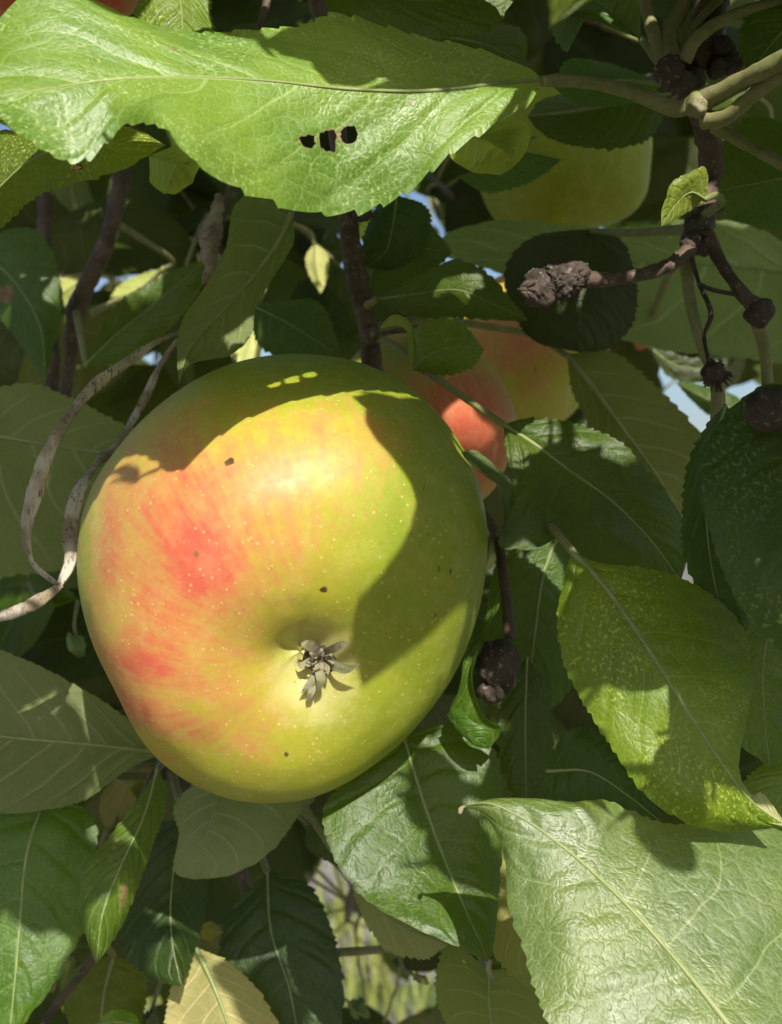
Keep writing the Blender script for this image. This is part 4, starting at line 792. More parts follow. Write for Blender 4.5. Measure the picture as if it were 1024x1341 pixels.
SPRAYS = [  # branches outside the picture are added to cast shade and block sky
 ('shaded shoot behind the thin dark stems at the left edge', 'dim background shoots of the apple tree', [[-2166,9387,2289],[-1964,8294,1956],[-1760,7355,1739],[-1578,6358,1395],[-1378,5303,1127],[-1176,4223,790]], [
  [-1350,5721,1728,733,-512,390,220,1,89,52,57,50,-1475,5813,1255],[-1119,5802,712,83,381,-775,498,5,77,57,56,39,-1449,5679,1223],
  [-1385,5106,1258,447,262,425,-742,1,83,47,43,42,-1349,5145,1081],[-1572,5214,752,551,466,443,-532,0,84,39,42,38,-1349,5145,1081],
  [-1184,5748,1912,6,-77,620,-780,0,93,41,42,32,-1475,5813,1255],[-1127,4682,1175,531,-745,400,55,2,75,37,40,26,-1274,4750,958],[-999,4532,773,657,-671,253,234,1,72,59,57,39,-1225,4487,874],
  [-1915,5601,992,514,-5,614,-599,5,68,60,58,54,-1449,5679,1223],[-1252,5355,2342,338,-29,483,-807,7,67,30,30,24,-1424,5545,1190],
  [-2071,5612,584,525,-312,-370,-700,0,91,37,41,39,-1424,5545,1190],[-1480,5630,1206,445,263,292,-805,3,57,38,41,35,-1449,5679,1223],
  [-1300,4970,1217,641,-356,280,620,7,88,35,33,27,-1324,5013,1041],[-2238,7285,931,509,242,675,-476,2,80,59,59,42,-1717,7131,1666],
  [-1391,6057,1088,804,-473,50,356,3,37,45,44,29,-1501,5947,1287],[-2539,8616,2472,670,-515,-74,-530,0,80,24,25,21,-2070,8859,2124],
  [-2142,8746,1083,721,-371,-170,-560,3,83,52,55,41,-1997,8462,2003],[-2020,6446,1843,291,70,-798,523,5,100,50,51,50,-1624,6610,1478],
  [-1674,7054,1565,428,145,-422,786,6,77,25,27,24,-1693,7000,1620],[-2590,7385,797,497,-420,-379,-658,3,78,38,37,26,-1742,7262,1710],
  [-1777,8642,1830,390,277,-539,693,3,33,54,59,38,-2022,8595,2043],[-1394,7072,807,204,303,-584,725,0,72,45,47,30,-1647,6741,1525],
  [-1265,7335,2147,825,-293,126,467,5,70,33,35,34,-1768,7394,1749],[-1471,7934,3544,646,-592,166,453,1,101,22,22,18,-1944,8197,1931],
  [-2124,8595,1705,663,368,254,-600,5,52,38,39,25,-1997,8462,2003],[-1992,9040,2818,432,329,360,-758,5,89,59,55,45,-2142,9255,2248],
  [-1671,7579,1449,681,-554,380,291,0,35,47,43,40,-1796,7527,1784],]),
 ('shaded shoot behind the drooping underside leaf above the apple', 'dim background shoots of the apple tree', [[-899,8807,1345],[-863,7945,1374],[-809,7083,1232],[-764,6254,1264],[-770,5407,1193],[-605,4600,1264]], [
  [-1153,5883,1756,25,406,750,-521,0,88,26,26,16,-772,5884,1233],[-667,5167,1365,753,185,352,-524,7,102,54,55,38,-726,5128,1207],
  [-430,5490,943,735,387,334,-446,7,58,24,24,18,-774,5450,1194],[-1151,5452,1245,465,262,710,-459,6,30,41,43,37,-774,5450,1194],
  [-837,4811,928,350,-172,-747,539,4,66,56,53,47,-678,4916,1229],[-269,5767,1606,459,26,-631,624,7,93,34,35,34,-772,5884,1233],
  [-1081,5833,1432,526,-796,-288,-80,7,96,23,24,17,-772,5884,1233],[-850,5505,841,81,-67,695,-711,0,35,58,60,56,-774,5450,1194],
  [-216,5146,1048,147,-97,533,-828,6,98,40,43,37,-703,5022,1218],[-820,5715,583,474,349,-364,722,5,68,57,53,47,-779,5668,1208],[-499,5857,1682,507,185,-464,702,5,99,48,49,31,-772,5884,1233],
  [-899,5907,903,63,-159,-847,503,7,37,41,38,23,-772,5884,1233],[-794,5210,1018,413,332,400,-748,5,94,52,50,34,-747,5234,1199],[-542,5808,1243,617,337,263,-661,1,39,61,59,44,-776,5776,1220],
  [-685,7551,1544,163,414,632,-635,6,59,50,53,36,-843,7614,1324],[-742,8408,1838,762,-250,331,498,6,109,63,60,59,-882,8372,1370],
  [-1487,7559,1232,235,-1,776,-585,1,39,25,25,24,-843,7614,1324],[-1515,6986,780,669,317,511,-438,3,33,37,34,27,-802,6970,1228],[40,8660,968,407,661,-443,448,7,95,41,40,27,-895,8698,1350],
  [-824,5924,1907,282,-125,-802,511,5,75,51,53,51,-768,5992,1245],[-1135,8386,1024,437,-841,313,60,4,66,50,48,34,-882,8372,1370],
  [-287,6256,1448,48,-279,549,-787,3,37,46,45,31,-763,6210,1262],[-1565,8043,855,642,493,364,-460,5,84,25,26,19,-868,8046,1378],
  [-436,6904,1770,195,-162,-826,503,3,31,64,60,36,-795,6862,1231],[-356,6865,1646,111,-165,-662,723,0,31,30,33,31,-795,6862,1231],]),
 ('shaded shoot between the upright twig and the yellow green apple', 'dim background shoots of the apple tree', [[-58,9097,2571],[-28,8131,2227],[105,7237,1945],[141,6312,1749],[146,5324,1502],[226,4392,1148]], [
  [295,4841,1466,236,-53,-789,565,6,36,43,41,39,181,4861,1334],[428,4566,1295,122,327,-822,450,6,42,23,25,22,204,4626,1240],[32,5187,1476,438,383,517,-628,0,43,54,53,43,152,5216,1466],
  [-213,4935,1767,160,226,-824,494,0,76,24,25,23,161,5096,1424],[397,5902,1034,560,318,-413,644,0,90,33,31,28,140,5702,1607],[104,5355,1979,460,59,-562,685,1,84,25,27,16,142,5457,1542],
  [145,4759,1265,705,78,475,-520,0,37,27,26,19,193,4743,1287],[99,5954,1136,509,-391,515,568,4,44,52,47,45,141,5825,1637],[-204,8019,2336,504,-846,169,31,7,100,22,24,23,-16,8024,2191],
  [-218,7788,2643,612,179,-585,502,4,95,32,35,32,-16,8024,2191],[610,5759,1611,267,-31,-520,811,2,68,26,27,20,140,5702,1607],[121,7958,2568,325,9,556,-765,0,103,48,46,37,-16,8024,2191],
  [-596,8672,2786,636,426,447,-464,7,96,26,27,18,-51,8739,2442],[259,7464,2067,662,-528,-525,-84,2,71,25,24,19,82,7428,1998],[168,6856,1374,773,-541,27,331,3,92,48,47,43,130,6815,1852],
  [542,8913,2479,251,-131,-477,832,1,47,50,53,44,-53,8859,2485],[-187,8350,1898,666,-676,66,-308,0,87,43,45,43,-37,8262,2272],[244,9003,2150,693,-644,63,-317,6,31,26,27,26,-53,8859,2485],]),
 ('shaded shoot behind the withered fruit stubs on the right', 'dim background shoots of the apple tree', [[2091,8952,1336],[1905,8018,1179],[1739,7084,1079],[1520,6154,926],[1367,5203,777],[1198,4181,668]], [
  [1438,4948,760,560,-732,-8,387,6,42,60,59,59,1321,4921,744],[1206,4969,668,471,128,571,-660,1,32,33,31,22,1321,4921,744],[698,4535,530,88,178,654,-730,5,48,27,29,26,1239,4427,694],
  [912,4989,962,824,-531,-195,45,6,94,35,35,22,1321,4921,744],[2079,5568,1387,677,-328,419,509,2,107,45,45,34,1456,5782,865],[1663,5378,678,713,-412,-442,-356,1,35,38,39,27,1400,5414,807],
  [1186,6437,779,690,242,417,-540,3,37,26,27,17,1545,6270,945],[1580,8459,655,594,434,-493,464,0,37,26,25,18,1968,8344,1230],[2014,6492,807,616,-220,385,651,3,74,42,39,30,1602,6512,987],
  [2003,8613,2136,517,345,-637,457,2,71,31,34,28,2042,8709,1294],[1649,8280,1063,525,-2,554,-646,7,51,60,59,47,1944,8223,1210],[1959,7317,2079,270,-69,678,-681,3,68,39,40,38,1813,7485,1123],
  [1730,7087,1686,467,417,528,-573,6,95,45,46,38,1746,7116,1083],[1932,7738,886,629,466,497,-374,4,40,27,25,24,1854,7732,1146],
  [2307,7602,1162,165,-266,-508,802,4,52,60,55,45,1854,7732,1146],[1504,7701,990,503,116,651,-556,6,49,32,31,22,1834,7609,1134],
  [1880,8318,1160,584,103,505,-626,3,37,33,34,34,1968,8344,1230],[1791,7049,854,502,-383,-166,-758,2,46,42,40,33,1720,6994,1066],
  [1157,8546,683,540,369,247,-715,6,69,36,35,26,1968,8344,1230],[2581,8339,1042,447,244,492,-706,1,47,25,25,18,1993,8466,1251],]),
 ('shaded shoot behind the thick leaf stalks in the upper right corner', 'dim background shoots of the apple tree', [[2247,8571,3317],[1964,7772,3044],[1702,7058,2725],[1397,6167,2414],[1038,5321,2102],[743,4614,1889]], [
  [1494,4722,1273,712,250,-366,545,0,99,35,33,20,828,4818,1949],[938,5576,2033,571,-613,-403,-368,0,88,52,56,54,1084,5428,2139],[928,5300,2398,343,116,513,-779,2,81,36,35,33,1041,5328,2104],
  [648,5605,2424,385,376,593,-599,0,75,31,28,21,1128,5528,2175],[1389,5277,1980,190,118,491,-842,6,97,50,48,37,1041,5328,2104],[902,5314,2167,595,-644,-25,481,2,78,51,48,42,1041,5328,2104],
  [667,5097,2095,299,342,615,-645,6,104,27,25,22,913,5023,2008],[1287,5229,2386,617,-660,-322,-283,5,65,50,52,46,1084,5428,2139],[1623,5837,2621,17,6,531,-847,1,95,25,24,15,1341,6026,2362],
  [2364,8369,3264,374,491,-460,638,0,91,30,29,20,2211,8468,3282],[2066,6284,2462,135,-22,-668,732,3,94,38,40,28,1493,6434,2506],[928,5967,1577,533,573,386,-489,3,97,47,43,35,1171,5627,2212],
  [1747,7579,2622,693,427,363,-454,1,77,57,52,43,1845,7451,2901],[1373,6791,2942,169,-145,737,-638,3,74,49,53,42,1630,6849,2648],[788,5742,2381,645,-704,57,292,4,70,55,56,41,1171,5627,2212],
  [1987,8338,2988,482,-361,236,763,0,106,37,37,25,2138,8262,3214],[1567,7102,2956,415,357,480,-685,7,103,39,36,23,1736,7154,2765],
  [1187,5512,2718,162,61,744,-646,1,84,47,44,27,1215,5727,2249],[1925,7474,2626,341,274,501,-747,4,78,34,37,28,1809,7353,2855],]),
 ('shaded shoot behind the top edge leaves', 'dim background shoots of the apple tree', [[22,7159,2977],[29,6576,2698],[-73,6038,2596],[-156,5495,2321],[-257,4877,2079],[-329,4335,1910]], [
  [617,4692,2261,128,185,-632,742,6,84,31,30,22,-260,4856,2072],[-570,5039,2345,231,245,633,-697,5,81,53,53,32,-226,5075,2151],[-295,4502,1912,615,314,-392,608,0,72,41,44,35,-310,4484,1955],
  [-263,4565,1820,772,267,-300,493,4,77,54,58,39,-301,4559,1978],[-918,5116,2211,646,-581,-182,-461,5,92,26,25,20,-238,5002,2124],
  [1050,6675,2786,551,-381,543,506,3,105,35,33,26,35,6738,2765],[-652,6856,2757,530,260,-330,737,0,81,42,41,30,32,6879,2834],[-235,6995,2913,504,362,-241,746,2,80,47,43,36,26,7019,2907],]),
 ('shaded shoot behind the looping dry blade', 'dim background shoots of the apple tree', [[-760,4592,-396],[-1123,4958,-402],[-1330,5470,-520],[-1713,5867,-545],[-1891,6248,-589],[-2281,6750,-589]], [
  [-1260,4638,55,349,-29,-606,714,1,95,52,52,49,-1014,4826,-392],[-2094,5790,-479,650,-310,-316,-618,5,109,54,55,51,-1760,5945,-553],
  [-952,4694,-464,569,324,-520,548,5,85,34,34,33,-913,4732,-393],[-831,5121,-741,524,-340,290,725,3,93,28,28,21,-1170,5050,-420],
  [-1212,5441,-561,164,-5,-797,581,6,76,54,55,40,-1307,5430,-513],[-2147,6486,-591,793,-473,-252,-290,0,67,52,52,52,-2108,6534,-591],
  [-1211,5458,-586,132,-199,815,-528,2,94,43,40,25,-1307,5430,-513],[-1978,6466,-751,799,-220,-291,-478,0,82,41,44,39,-2021,6426,-592],
  [-2039,6631,-418,372,-613,-395,-574,0,104,60,58,48,-2108,6534,-591],]),
 ('shaded shoot behind the folded leaf with the scorch mark', 'dim background shoots of the apple tree', [[-1247,4662,-1417],[-1376,5534,-1812],[-1623,6303,-2131],[-1739,7247,-2464],[-1915,8057,-2924],[-2146,8846,-3256]], [
  [-1479,4755,-1959,310,467,637,-529,1,33,34,38,25,-1290,4987,-1566],[-1257,4748,-1706,579,-762,69,281,1,42,26,28,17,-1276,4878,-1516],
  [-939,6020,-2551,545,295,-394,679,0,55,39,39,26,-1552,6055,-2034],[-1361,5234,-984,438,379,509,-637,2,75,49,45,41,-1290,4987,-1566],
  [-1060,5647,-2143,49,334,605,-721,2,41,64,60,42,-1403,5635,-1856],[-1521,5238,-1037,232,144,756,-595,2,66,38,39,36,-1290,4987,-1566],
  [-1844,5804,-2073,570,356,448,-590,7,68,47,45,35,-1514,5950,-1990],[-1297,4978,-1248,548,-537,-537,-351,5,105,48,46,39,-1276,4878,-1516],
  [-1144,5037,-1701,673,-697,166,-182,3,35,29,28,20,-1303,5095,-1615],[-1909,6817,-2275,284,79,766,-571,7,70,47,48,47,-1691,6834,-2309],
  [-1455,7745,-3010,68,-293,-820,487,6,39,52,51,31,-1850,7790,-2774],[-2174,7508,-2663,573,-578,-444,-375,0,110,37,40,33,-1805,7590,-2650],
  [-2092,8670,-3258,726,-409,-241,-497,3,89,44,48,37,-2114,8739,-3212],[-1969,8756,-1842,261,233,553,-756,4,93,43,41,34,-1955,8204,-2993],
  [-1638,8322,-3536,581,245,-614,475,7,50,29,30,23,-2017,8417,-3083],[-2085,7157,-2689,411,-5,681,-607,2,32,27,29,27,-1745,7279,-2479],
  [-2437,8524,-3190,619,-740,21,-261,6,50,32,35,29,-2082,8632,-3169],]),
 ('shaded shoot behind the half sunlit lime green leaf', 'dim background shoots of the apple tree', [[-126,4641,-1435],[-177,5467,-1770],[-141,6358,-2117],[-240,7275,-2374],[-299,8118,-2747],[-254,9006,-3076]], [
  [-430,4973,-1223,227,34,659,-716,6,36,30,29,21,-142,4863,-1525],[-1072,5886,-1524,271,347,518,-733,6,90,42,43,31,-173,5641,-1840],
  [-941,5912,-1724,647,-757,-34,-86,3,95,54,49,42,-167,5752,-1885],[-578,4910,-1182,95,177,522,-829,0,70,41,42,29,-142,4863,-1525],
  [-121,5908,-2412,77,-268,-770,574,2,42,28,26,25,-145,6085,-2019],[-31,5317,-2252,570,304,-621,443,5,33,30,29,27,-177,5530,-1795],
  [318,5823,-2331,843,-455,-38,284,6,34,59,58,51,-151,5974,-1975],[-141,5637,-1223,677,-546,451,202,7,71,26,26,26,-176,5418,-1750],
  [271,4896,-1695,135,396,719,-555,7,31,49,46,43,-151,4974,-1571],[316,5179,-1691,203,197,738,-612,3,84,31,32,26,-167,5196,-1661],
  [227,4711,-2034,607,-401,413,548,4,37,53,49,40,-142,4863,-1525],[250,5067,-1870,523,-434,403,613,6,32,27,25,22,-160,5085,-1616],
  [115,8535,-3159,607,375,288,-638,4,37,57,59,49,-275,8668,-2953],[-1328,7233,-2663,615,481,343,-523,4,65,24,27,20,-257,7453,-2445],
  [-519,7879,-2118,199,-112,-819,526,4,40,31,34,33,-276,7671,-2543],[-51,7749,-2647,639,-716,-108,-260,7,48,50,52,32,-285,7779,-2595],
  [-432,8773,-1938,628,-667,29,401,7,106,23,25,17,-290,8443,-2872],[-461,7543,-1952,628,-717,116,280,0,76,33,35,32,-247,7342,-2400],
  [-457,8048,-3331,468,349,420,-695,0,35,27,27,21,-298,8219,-2787],[448,6267,-2000,274,-109,626,-722,7,103,28,29,18,-141,6198,-2061],
  [426,8588,-3564,334,476,-530,617,5,47,33,34,32,-268,8781,-2994],]),
 ('shaded shoot behind the stem with the black fruitlet', 'dim background shoots of the apple tree', [[-25,4456,-210],[301,5326,-484],[514,6233,-735],[886,7079,-941],[1090,7896,-1234],[1450,8791,-1441]], [
  [633,5839,-1014,612,-363,-557,-428,7,86,23,23,20,456,6023,-680],[136,5287,-1400,650,-193,-389,-623,4,89,57,55,36,334,5447,-519],
  [440,5652,-794,659,-560,460,200,0,76,58,58,50,385,5677,-584],[610,4917,-329,648,-544,446,293,1,69,27,28,19,189,5001,-384],[-25,5437,-563,555,218,350,-723,5,88,25,25,22,303,5333,-486],
  [294,5967,-983,446,-594,-376,-554,2,76,55,57,47,456,6023,-680],[494,4705,433,540,-792,22,285,5,78,47,43,34,60,4674,-279],[784,7201,-478,515,241,-559,603,6,79,41,44,44,861,7012,-921],
  [1309,7188,-1040,144,260,-791,535,7,88,46,48,43,932,7235,-992],[545,5862,289,712,-691,123,14,5,77,24,25,18,385,5677,-584],[850,6656,-1662,551,-290,545,561,7,72,24,22,18,815,6903,-892],
  [708,6286,-884,782,-586,-41,208,1,83,45,47,46,563,6362,-767],[-147,5888,-754,273,428,610,-608,5,110,26,28,25,407,5792,-617],
  [1544,8567,-1255,730,-458,310,402,0,67,45,42,33,1358,8570,-1393],[371,7105,-424,84,-153,-676,716,6,91,31,31,31,765,6795,-866],]),
 ('shaded shoot behind the long leaf at the right edge', 'dim background shoots of the apple tree', [[1374,4586,-764],[1596,5552,-939],[1707,6330,-1158],[1867,7234,-1309],[1959,8175,-1554],[2089,8994,-1726]], [
  [1682,4757,-934,527,274,-557,581,0,85,27,29,21,1427,4811,-803],[999,5017,-835,287,-97,659,-689,7,105,49,48,33,1454,4924,-822],
  [1800,8832,-1795,545,-790,-178,-215,4,100,51,50,34,2052,8767,-1679],[2360,7261,-1062,772,-592,29,232,3,107,23,22,15,1874,7295,-1323],]),
 ('leafy branch added outside the picture to shade the scene', 'branches outside the picture that shade the scene', [[-795,1291,1625],[-737,1251,1706],[-662,1244,1646],[-589,1271,1629],[-516,1181,1672],[-491,1165,1611]], [
  [-611,1337,660,835,-239,469,-162,4,69,100,100,100,-605,1272,1628],[-647,986,1526,944,-250,-168,-133,5,90,100,100,100,-491,1165,1611],]),
 ('leafy branch added outside the picture to shade the scene', 'branches outside the picture that shade the scene', [[-557,391,902],[-658,637,769],[-625,816,789],[-646,1064,751],[-669,1341,687],[-787,1492,577]], [
  [85,1310,1419,298,-181,851,-393,2,49,100,100,100,100,1185,1574],[-474,728,921,731,-148,593,-303,5,67,100,100,100,-630,779,787],[275,1161,1357,968,-102,-62,219,3,57,100,100,100],
  [-87,699,666,793,-105,-538,266,0,47,100,100,100],[296,1324,1142,567,-103,797,-182,3,39,100,100,100],[-350,1175,689,812,-45,-236,532,7,39,100,100,100,-651,1187,728],
  [178,1087,1583,840,-185,-196,472,6,41,100,100,100,322,990,1682],[225,1491,1193,288,876,273,275,2,49,100,100,100,161,1627,1062],
  [-473,1362,717,763,82,-528,365,1,70,100,100,100,-662,1311,698],[-154,1565,1082,908,43,-42,414,4,39,100,100,100],[246,1571,838,237,-285,-312,-875,0,45,100,100,100],
  [-323,1377,1398,96,-80,-857,501,6,59,100,100,100,-331,1280,1573],[287,745,628,595,113,-632,483,0,44,100,100,100],[-551,1379,599,252,-59,-184,-948,3,49,100,100,100],
  [-204,447,863,771,-236,-491,329,4,63,100,100,100,-149,313,1001],[-463,1346,1345,21,-267,-869,417,6,44,100,100,100],[288,1093,1067,803,-273,396,-353,5,64,100,100,100,246,1020,1153],
  [67,1062,1575,61,87,869,-483,2,56,100,100,100],[-490,1111,582,364,-43,-90,-926,5,46,100,100,100,-649,1125,740],[-430,760,768,914,-111,304,-243,1,60,100,100,100],
  [-233,620,861,923,-328,128,-155,3,56,100,100,100,-625,842,788],[421,1203,2050,914,-190,298,-199,6,97,100,100,100,371,1033,2143],[278,691,704,316,-74,-842,430,3,45,100,100,100],
  [-461,890,687,380,-136,839,-364,4,55,100,100,100,-626,874,784],[-207,445,720,783,-210,583,-55,0,81,100,100,100,-175,264,799],
  [-445,1059,1153,336,-165,-826,421,5,71,100,100,100,-636,968,769],[287,777,604,598,59,-601,526,0,41,100,100,100],[369,1007,1329,926,-272,-97,243,6,45,100,100,100,449,860,1440],
  [-73,1456,1719,739,-141,-504,424,4,59,100,100,100,24,1335,1846],[78,1121,1341,897,396,131,-148,4,26,100,100,100],[103,1461,874,558,233,573,-553,3,27,100,100,100],
  [-280,847,489,832,-143,-391,366,6,33,100,100,100],[-71,810,538,590,104,-727,336,0,26,100,100,100],[-394,1245,678,51,-162,299,-939,5,32,100,100,100],
  [-514,1182,791,350,-82,901,-243,3,41,100,100,100,-650,1156,734],[-158,1546,1248,544,-91,738,-389,1,27,100,100,100,-216,1410,1383],
  [-4,1018,1555,418,17,-840,344,6,32,100,100,100,59,866,1668],[-107,841,638,907,-186,181,333,3,32,100,100,100],[200,867,678,226,-180,-576,765,6,31,100,100,100],
  [-18,803,657,923,-302,237,26,1,26,100,100,100],[276,1015,1560,101,-295,827,-468,7,39,100,100,100,355,938,1727],[-320,1111,1444,718,-108,606,-324,3,28,100,100,100,-360,1018,1510],
  [183,891,510,802,140,-183,552,7,26,100,100,100],[-346,1068,487,191,-153,-237,-940,3,29,100,100,100,-648,1093,745],[389,1080,1494,867,-69,-251,425,2,26,100,100,100],
  [-474,1194,824,107,-268,-873,393,5,27,100,100,100,-650,1156,734],[-280,694,637,777,-241,483,-324,7,27,100,100,100],[-153,901,709,256,-276,-769,516,4,28,100,100,100],
  [-208,857,686,236,294,-776,505,6,33,100,100,100,-625,842,788],[-83,1158,1418,937,-252,216,111,7,31,100,100,100],[259,1291,1307,895,-16,318,-313,0,27,100,100,100],
  [116,1130,1421,181,215,-873,398,7,33,100,100,100,220,1012,1545],[-401,1106,845,783,-245,383,-425,4,29,100,100,100],[-148,902,681,888,-360,235,165,4,28,100,100,100],
  [-309,1150,683,830,-212,405,320,3,32,100,100,100],[-487,1366,792,46,130,-757,639,4,27,100,100,100],[-12,683,799,45,-133,931,-336,3,58,100,100,100],
  [-262,1273,819,917,-308,254,3,3,28,100,100,100],[255,1038,713,918,-244,-15,311,1,27,100,100,100],[230,1299,792,442,-72,-796,408,2,27,100,100,100],
  [-255,1294,845,536,93,-777,315,1,26,100,100,100],[421,1141,1504,615,-185,-681,352,5,72,100,100,100,457,1004,1645],[-480,1401,687,548,-57,-226,803,3,29,100,100,100,-669,1340,687],]),
 ('leafy branch added outside the picture to shade the scene', 'branches outside the picture that shade the scene', [[1012,1467,1651],[1079,1342,1518],[1079,1375,1381],[1120,1268,1383],[1129,1264,1251],[1214,1278,1180]], [
  [791,1135,504,696,-308,-463,454,5,70,100,100,100],[1066,1327,1667,826,39,-370,423,7,72,100,100,100,1051,1392,1582],[637,1191,1046,934,-176,-145,275,4,54,100,100,100,1131,1264,1247],
  [472,1569,723,544,372,133,-741,0,46,100,100,100],[583,1080,904,920,-273,-65,273,7,48,100,100,100,1131,1264,1247],[496,1083,942,108,-34,-895,431,4,55,100,100,100,502,957,1098],
  [796,1624,442,346,425,-153,822,0,62,100,100,100,1214,1278,1180],[509,1463,607,351,791,-78,-494,7,79,100,100,100,1141,1265,1233],
  [593,964,849,550,-65,-753,354,2,63,100,100,100,1131,1264,1247],[830,1176,331,100,29,-933,346,5,84,100,100,100,1214,1278,1180],[482,1317,388,688,99,601,-394,0,39,100,100,100],
  [676,1132,569,58,223,-869,437,1,53,100,100,100,1154,1267,1221],[779,1256,1665,737,-260,-494,380,3,101,100,100,100],[611,1114,893,332,-244,877,-246,2,48,100,100,100,1131,1264,1247],
  [752,748,845,652,-272,641,-299,2,57,100,100,100,1141,1265,1233],[597,714,766,117,281,-863,402,1,54,100,100,100,1105,1306,1386],
  [585,929,1001,167,-77,-907,378,7,86,100,100,100,1131,1264,1247],[735,1193,1531,625,197,-665,359,7,48,100,100,100],[666,1135,1403,503,-120,-757,399,3,99,100,100,100,710,1004,1548],
  [828,959,1200,87,279,-886,360,5,107,100,100,100,1125,1263,1264],[631,1360,822,973,32,-55,220,1,39,100,100,100,1141,1265,1233],[593,603,795,800,-289,526,23,5,72,100,100,100,661,436,883],
  [682,1032,1616,338,283,-793,421,5,71,100,100,100],[939,1437,1215,944,-86,-136,288,5,47,100,100,100,1080,1372,1378],[680,1480,186,171,753,-92,-629,3,59,100,100,100,1214,1278,1180],
  [643,1279,169,95,281,883,-364,4,45,100,100,100],[677,1247,172,983,-137,-124,7,2,39,100,100,100],[411,1143,871,970,-112,-195,-96,5,60,100,100,100,1131,1264,1247],
  [812,1151,332,870,-273,391,124,4,47,100,100,100,1214,1278,1180],[391,1029,571,406,34,385,-828,7,27,100,100,100],[410,1095,530,351,656,46,-667,5,30,100,100,100],
  [718,687,930,227,207,-881,360,5,76,100,100,100,1131,1264,1247],[406,951,696,937,-332,-6,-112,5,38,100,100,100],[562,1319,1012,754,-261,592,-114,0,49,100,100,100,1169,1270,1210],
  [676,1155,376,646,-24,-696,314,6,47,100,100,100,1080,1372,1378],[494,1424,852,984,-144,99,31,4,26,100,100,100,1131,1264,1247],[441,1072,798,744,-15,-597,299,6,27,100,100,100],
  [830,1243,1396,904,-148,400,26,5,28,100,100,100],[450,988,768,9,212,-689,693,5,26,100,100,100],[544,1292,1373,374,-208,759,-491,7,40,100,100,100,1075,1348,1530],
  [657,1026,375,852,-196,-423,236,4,40,100,100,100,1122,1259,1355],[441,993,689,230,187,-835,463,3,29,100,100,100],[750,1355,86,877,155,-155,428,0,27,100,100,100,1214,1278,1180],
  [432,1313,826,318,-67,872,-366,4,29,100,100,100,1131,1264,1247],[500,1246,228,870,-390,15,-302,5,29,100,100,100,397,1143,365],
  [448,1076,529,921,170,-219,272,3,28,100,100,100,1141,1265,1233],[517,1182,751,901,-367,205,-110,7,31,100,100,100,1141,1265,1233],[676,1615,873,970,-167,174,-2,0,29,100,100,100],
  [556,1504,883,898,-256,-108,342,3,32,100,100,100,668,1377,990],[487,1269,198,772,-260,538,-216,0,26,100,100,100,476,1115,325],]),
 ('leafy branch added outside the picture to shade the scene', 'branches outside the picture that shade the scene', [[263,2667,1832],[-33,2617,1617],[-376,2544,1497],[-740,2405,1385],[-968,2309,1244],[-1298,2282,1081]], [
  [-714,2356,1096,899,360,-119,220,6,54,100,100,100,-857,2349,1317],[-624,1904,1831,798,-252,458,-300,6,106,100,100,100,-707,2418,1398],
  [-400,2335,1291,900,185,392,-48,3,48,100,100,100,-332,2556,1511],[-366,2063,1003,395,170,-254,866,2,41,100,100,100,-274,2130,1040],
  [-117,1821,1030,755,93,-220,611,6,59,100,100,100,-501,2501,1460],[-775,1914,1119,723,37,489,-486,7,39,100,100,100,-968,2309,1244],
  [-562,2354,1112,201,61,-285,935,3,47,100,100,100,-707,2418,1398],[-155,2582,1224,161,560,11,-812,4,68,100,100,100,-74,2609,1597],
  [-689,1612,307,366,897,233,88,1,45,100,100,100,-1132,2291,1161],[-1076,3379,1948,811,73,447,-371,5,92,100,100,100,-666,2434,1412],
  [-178,3479,2123,830,90,332,-438,4,96,100,100,100,118,2643,1719],[-267,2688,1959,430,136,-763,462,5,109,100,100,100,-116,2602,1580],
  [-127,2066,1123,133,124,-244,953,1,42,100,100,100,-116,2602,1580],[-623,1976,1037,241,294,-432,818,7,54,100,100,100,-929,2320,1267],
  [-645,3291,1915,709,-143,-416,550,6,43,100,100,100,-332,2556,1511],[-416,2365,1265,354,292,165,-873,3,54,100,100,100,-786,2385,1363],[-884,2281,1690,936,-239,-246,83,0,81,100,100,100],
  [-699,3597,1627,435,389,-244,774,0,42,100,100,100,-374,2544,1498],[-1092,2983,1753,702,-1,472,-533,4,44,100,100,100,-707,2418,1398],
  [-719,2565,1305,174,911,337,-164,0,87,100,100,100,-707,2418,1398],[-797,2012,1296,983,-13,-69,172,3,101,100,100,100,-892,2333,1292],
  [-231,1520,2047,951,-268,-100,-114,6,70,100,100,100,-459,2516,1472],[-276,2004,1225,64,-155,601,-781,6,43,100,100,100],[-1379,3437,1578,321,-81,-199,-922,2,85,100,100,100,-1132,2291,1161],
  [-658,3117,1445,862,179,-106,462,5,53,100,100,100,-459,2516,1472],[-1149,2967,1327,314,568,288,-704,5,41,100,100,100,-857,2349,1317],
  [-450,1488,1261,901,-361,88,226,1,83,100,100,100,-857,2349,1317],[-602,2364,1683,731,-176,-542,375,2,66,100,100,100,-584,2468,1437],
  [-422,1928,1396,991,-12,-115,-65,4,82,100,100,100,-625,2451,1425],[-897,1505,988,534,-62,624,-567,4,85,100,100,100,-1049,2297,1202],
  [-110,1646,1427,880,-229,411,65,3,48,100,100,100,-417,2531,1485],[-811,2484,1638,670,-319,622,-251,1,60,100,100,100,-786,2385,1363],
  [-571,1956,1167,935,-1,341,97,2,78,100,100,100,-857,2349,1317],[-503,2585,1155,57,-109,360,925,7,45,100,100,100],[-525,1672,1303,258,172,904,-293,0,87,100,100,100,-857,2349,1317],
  [-929,2478,1413,349,154,863,-330,6,40,100,100,100,-822,2367,1341],[-851,2873,1925,472,-278,706,-449,3,66,100,100,100],[-130,1848,1216,668,-1,-663,339,3,58,100,100,100,-459,2516,1472],
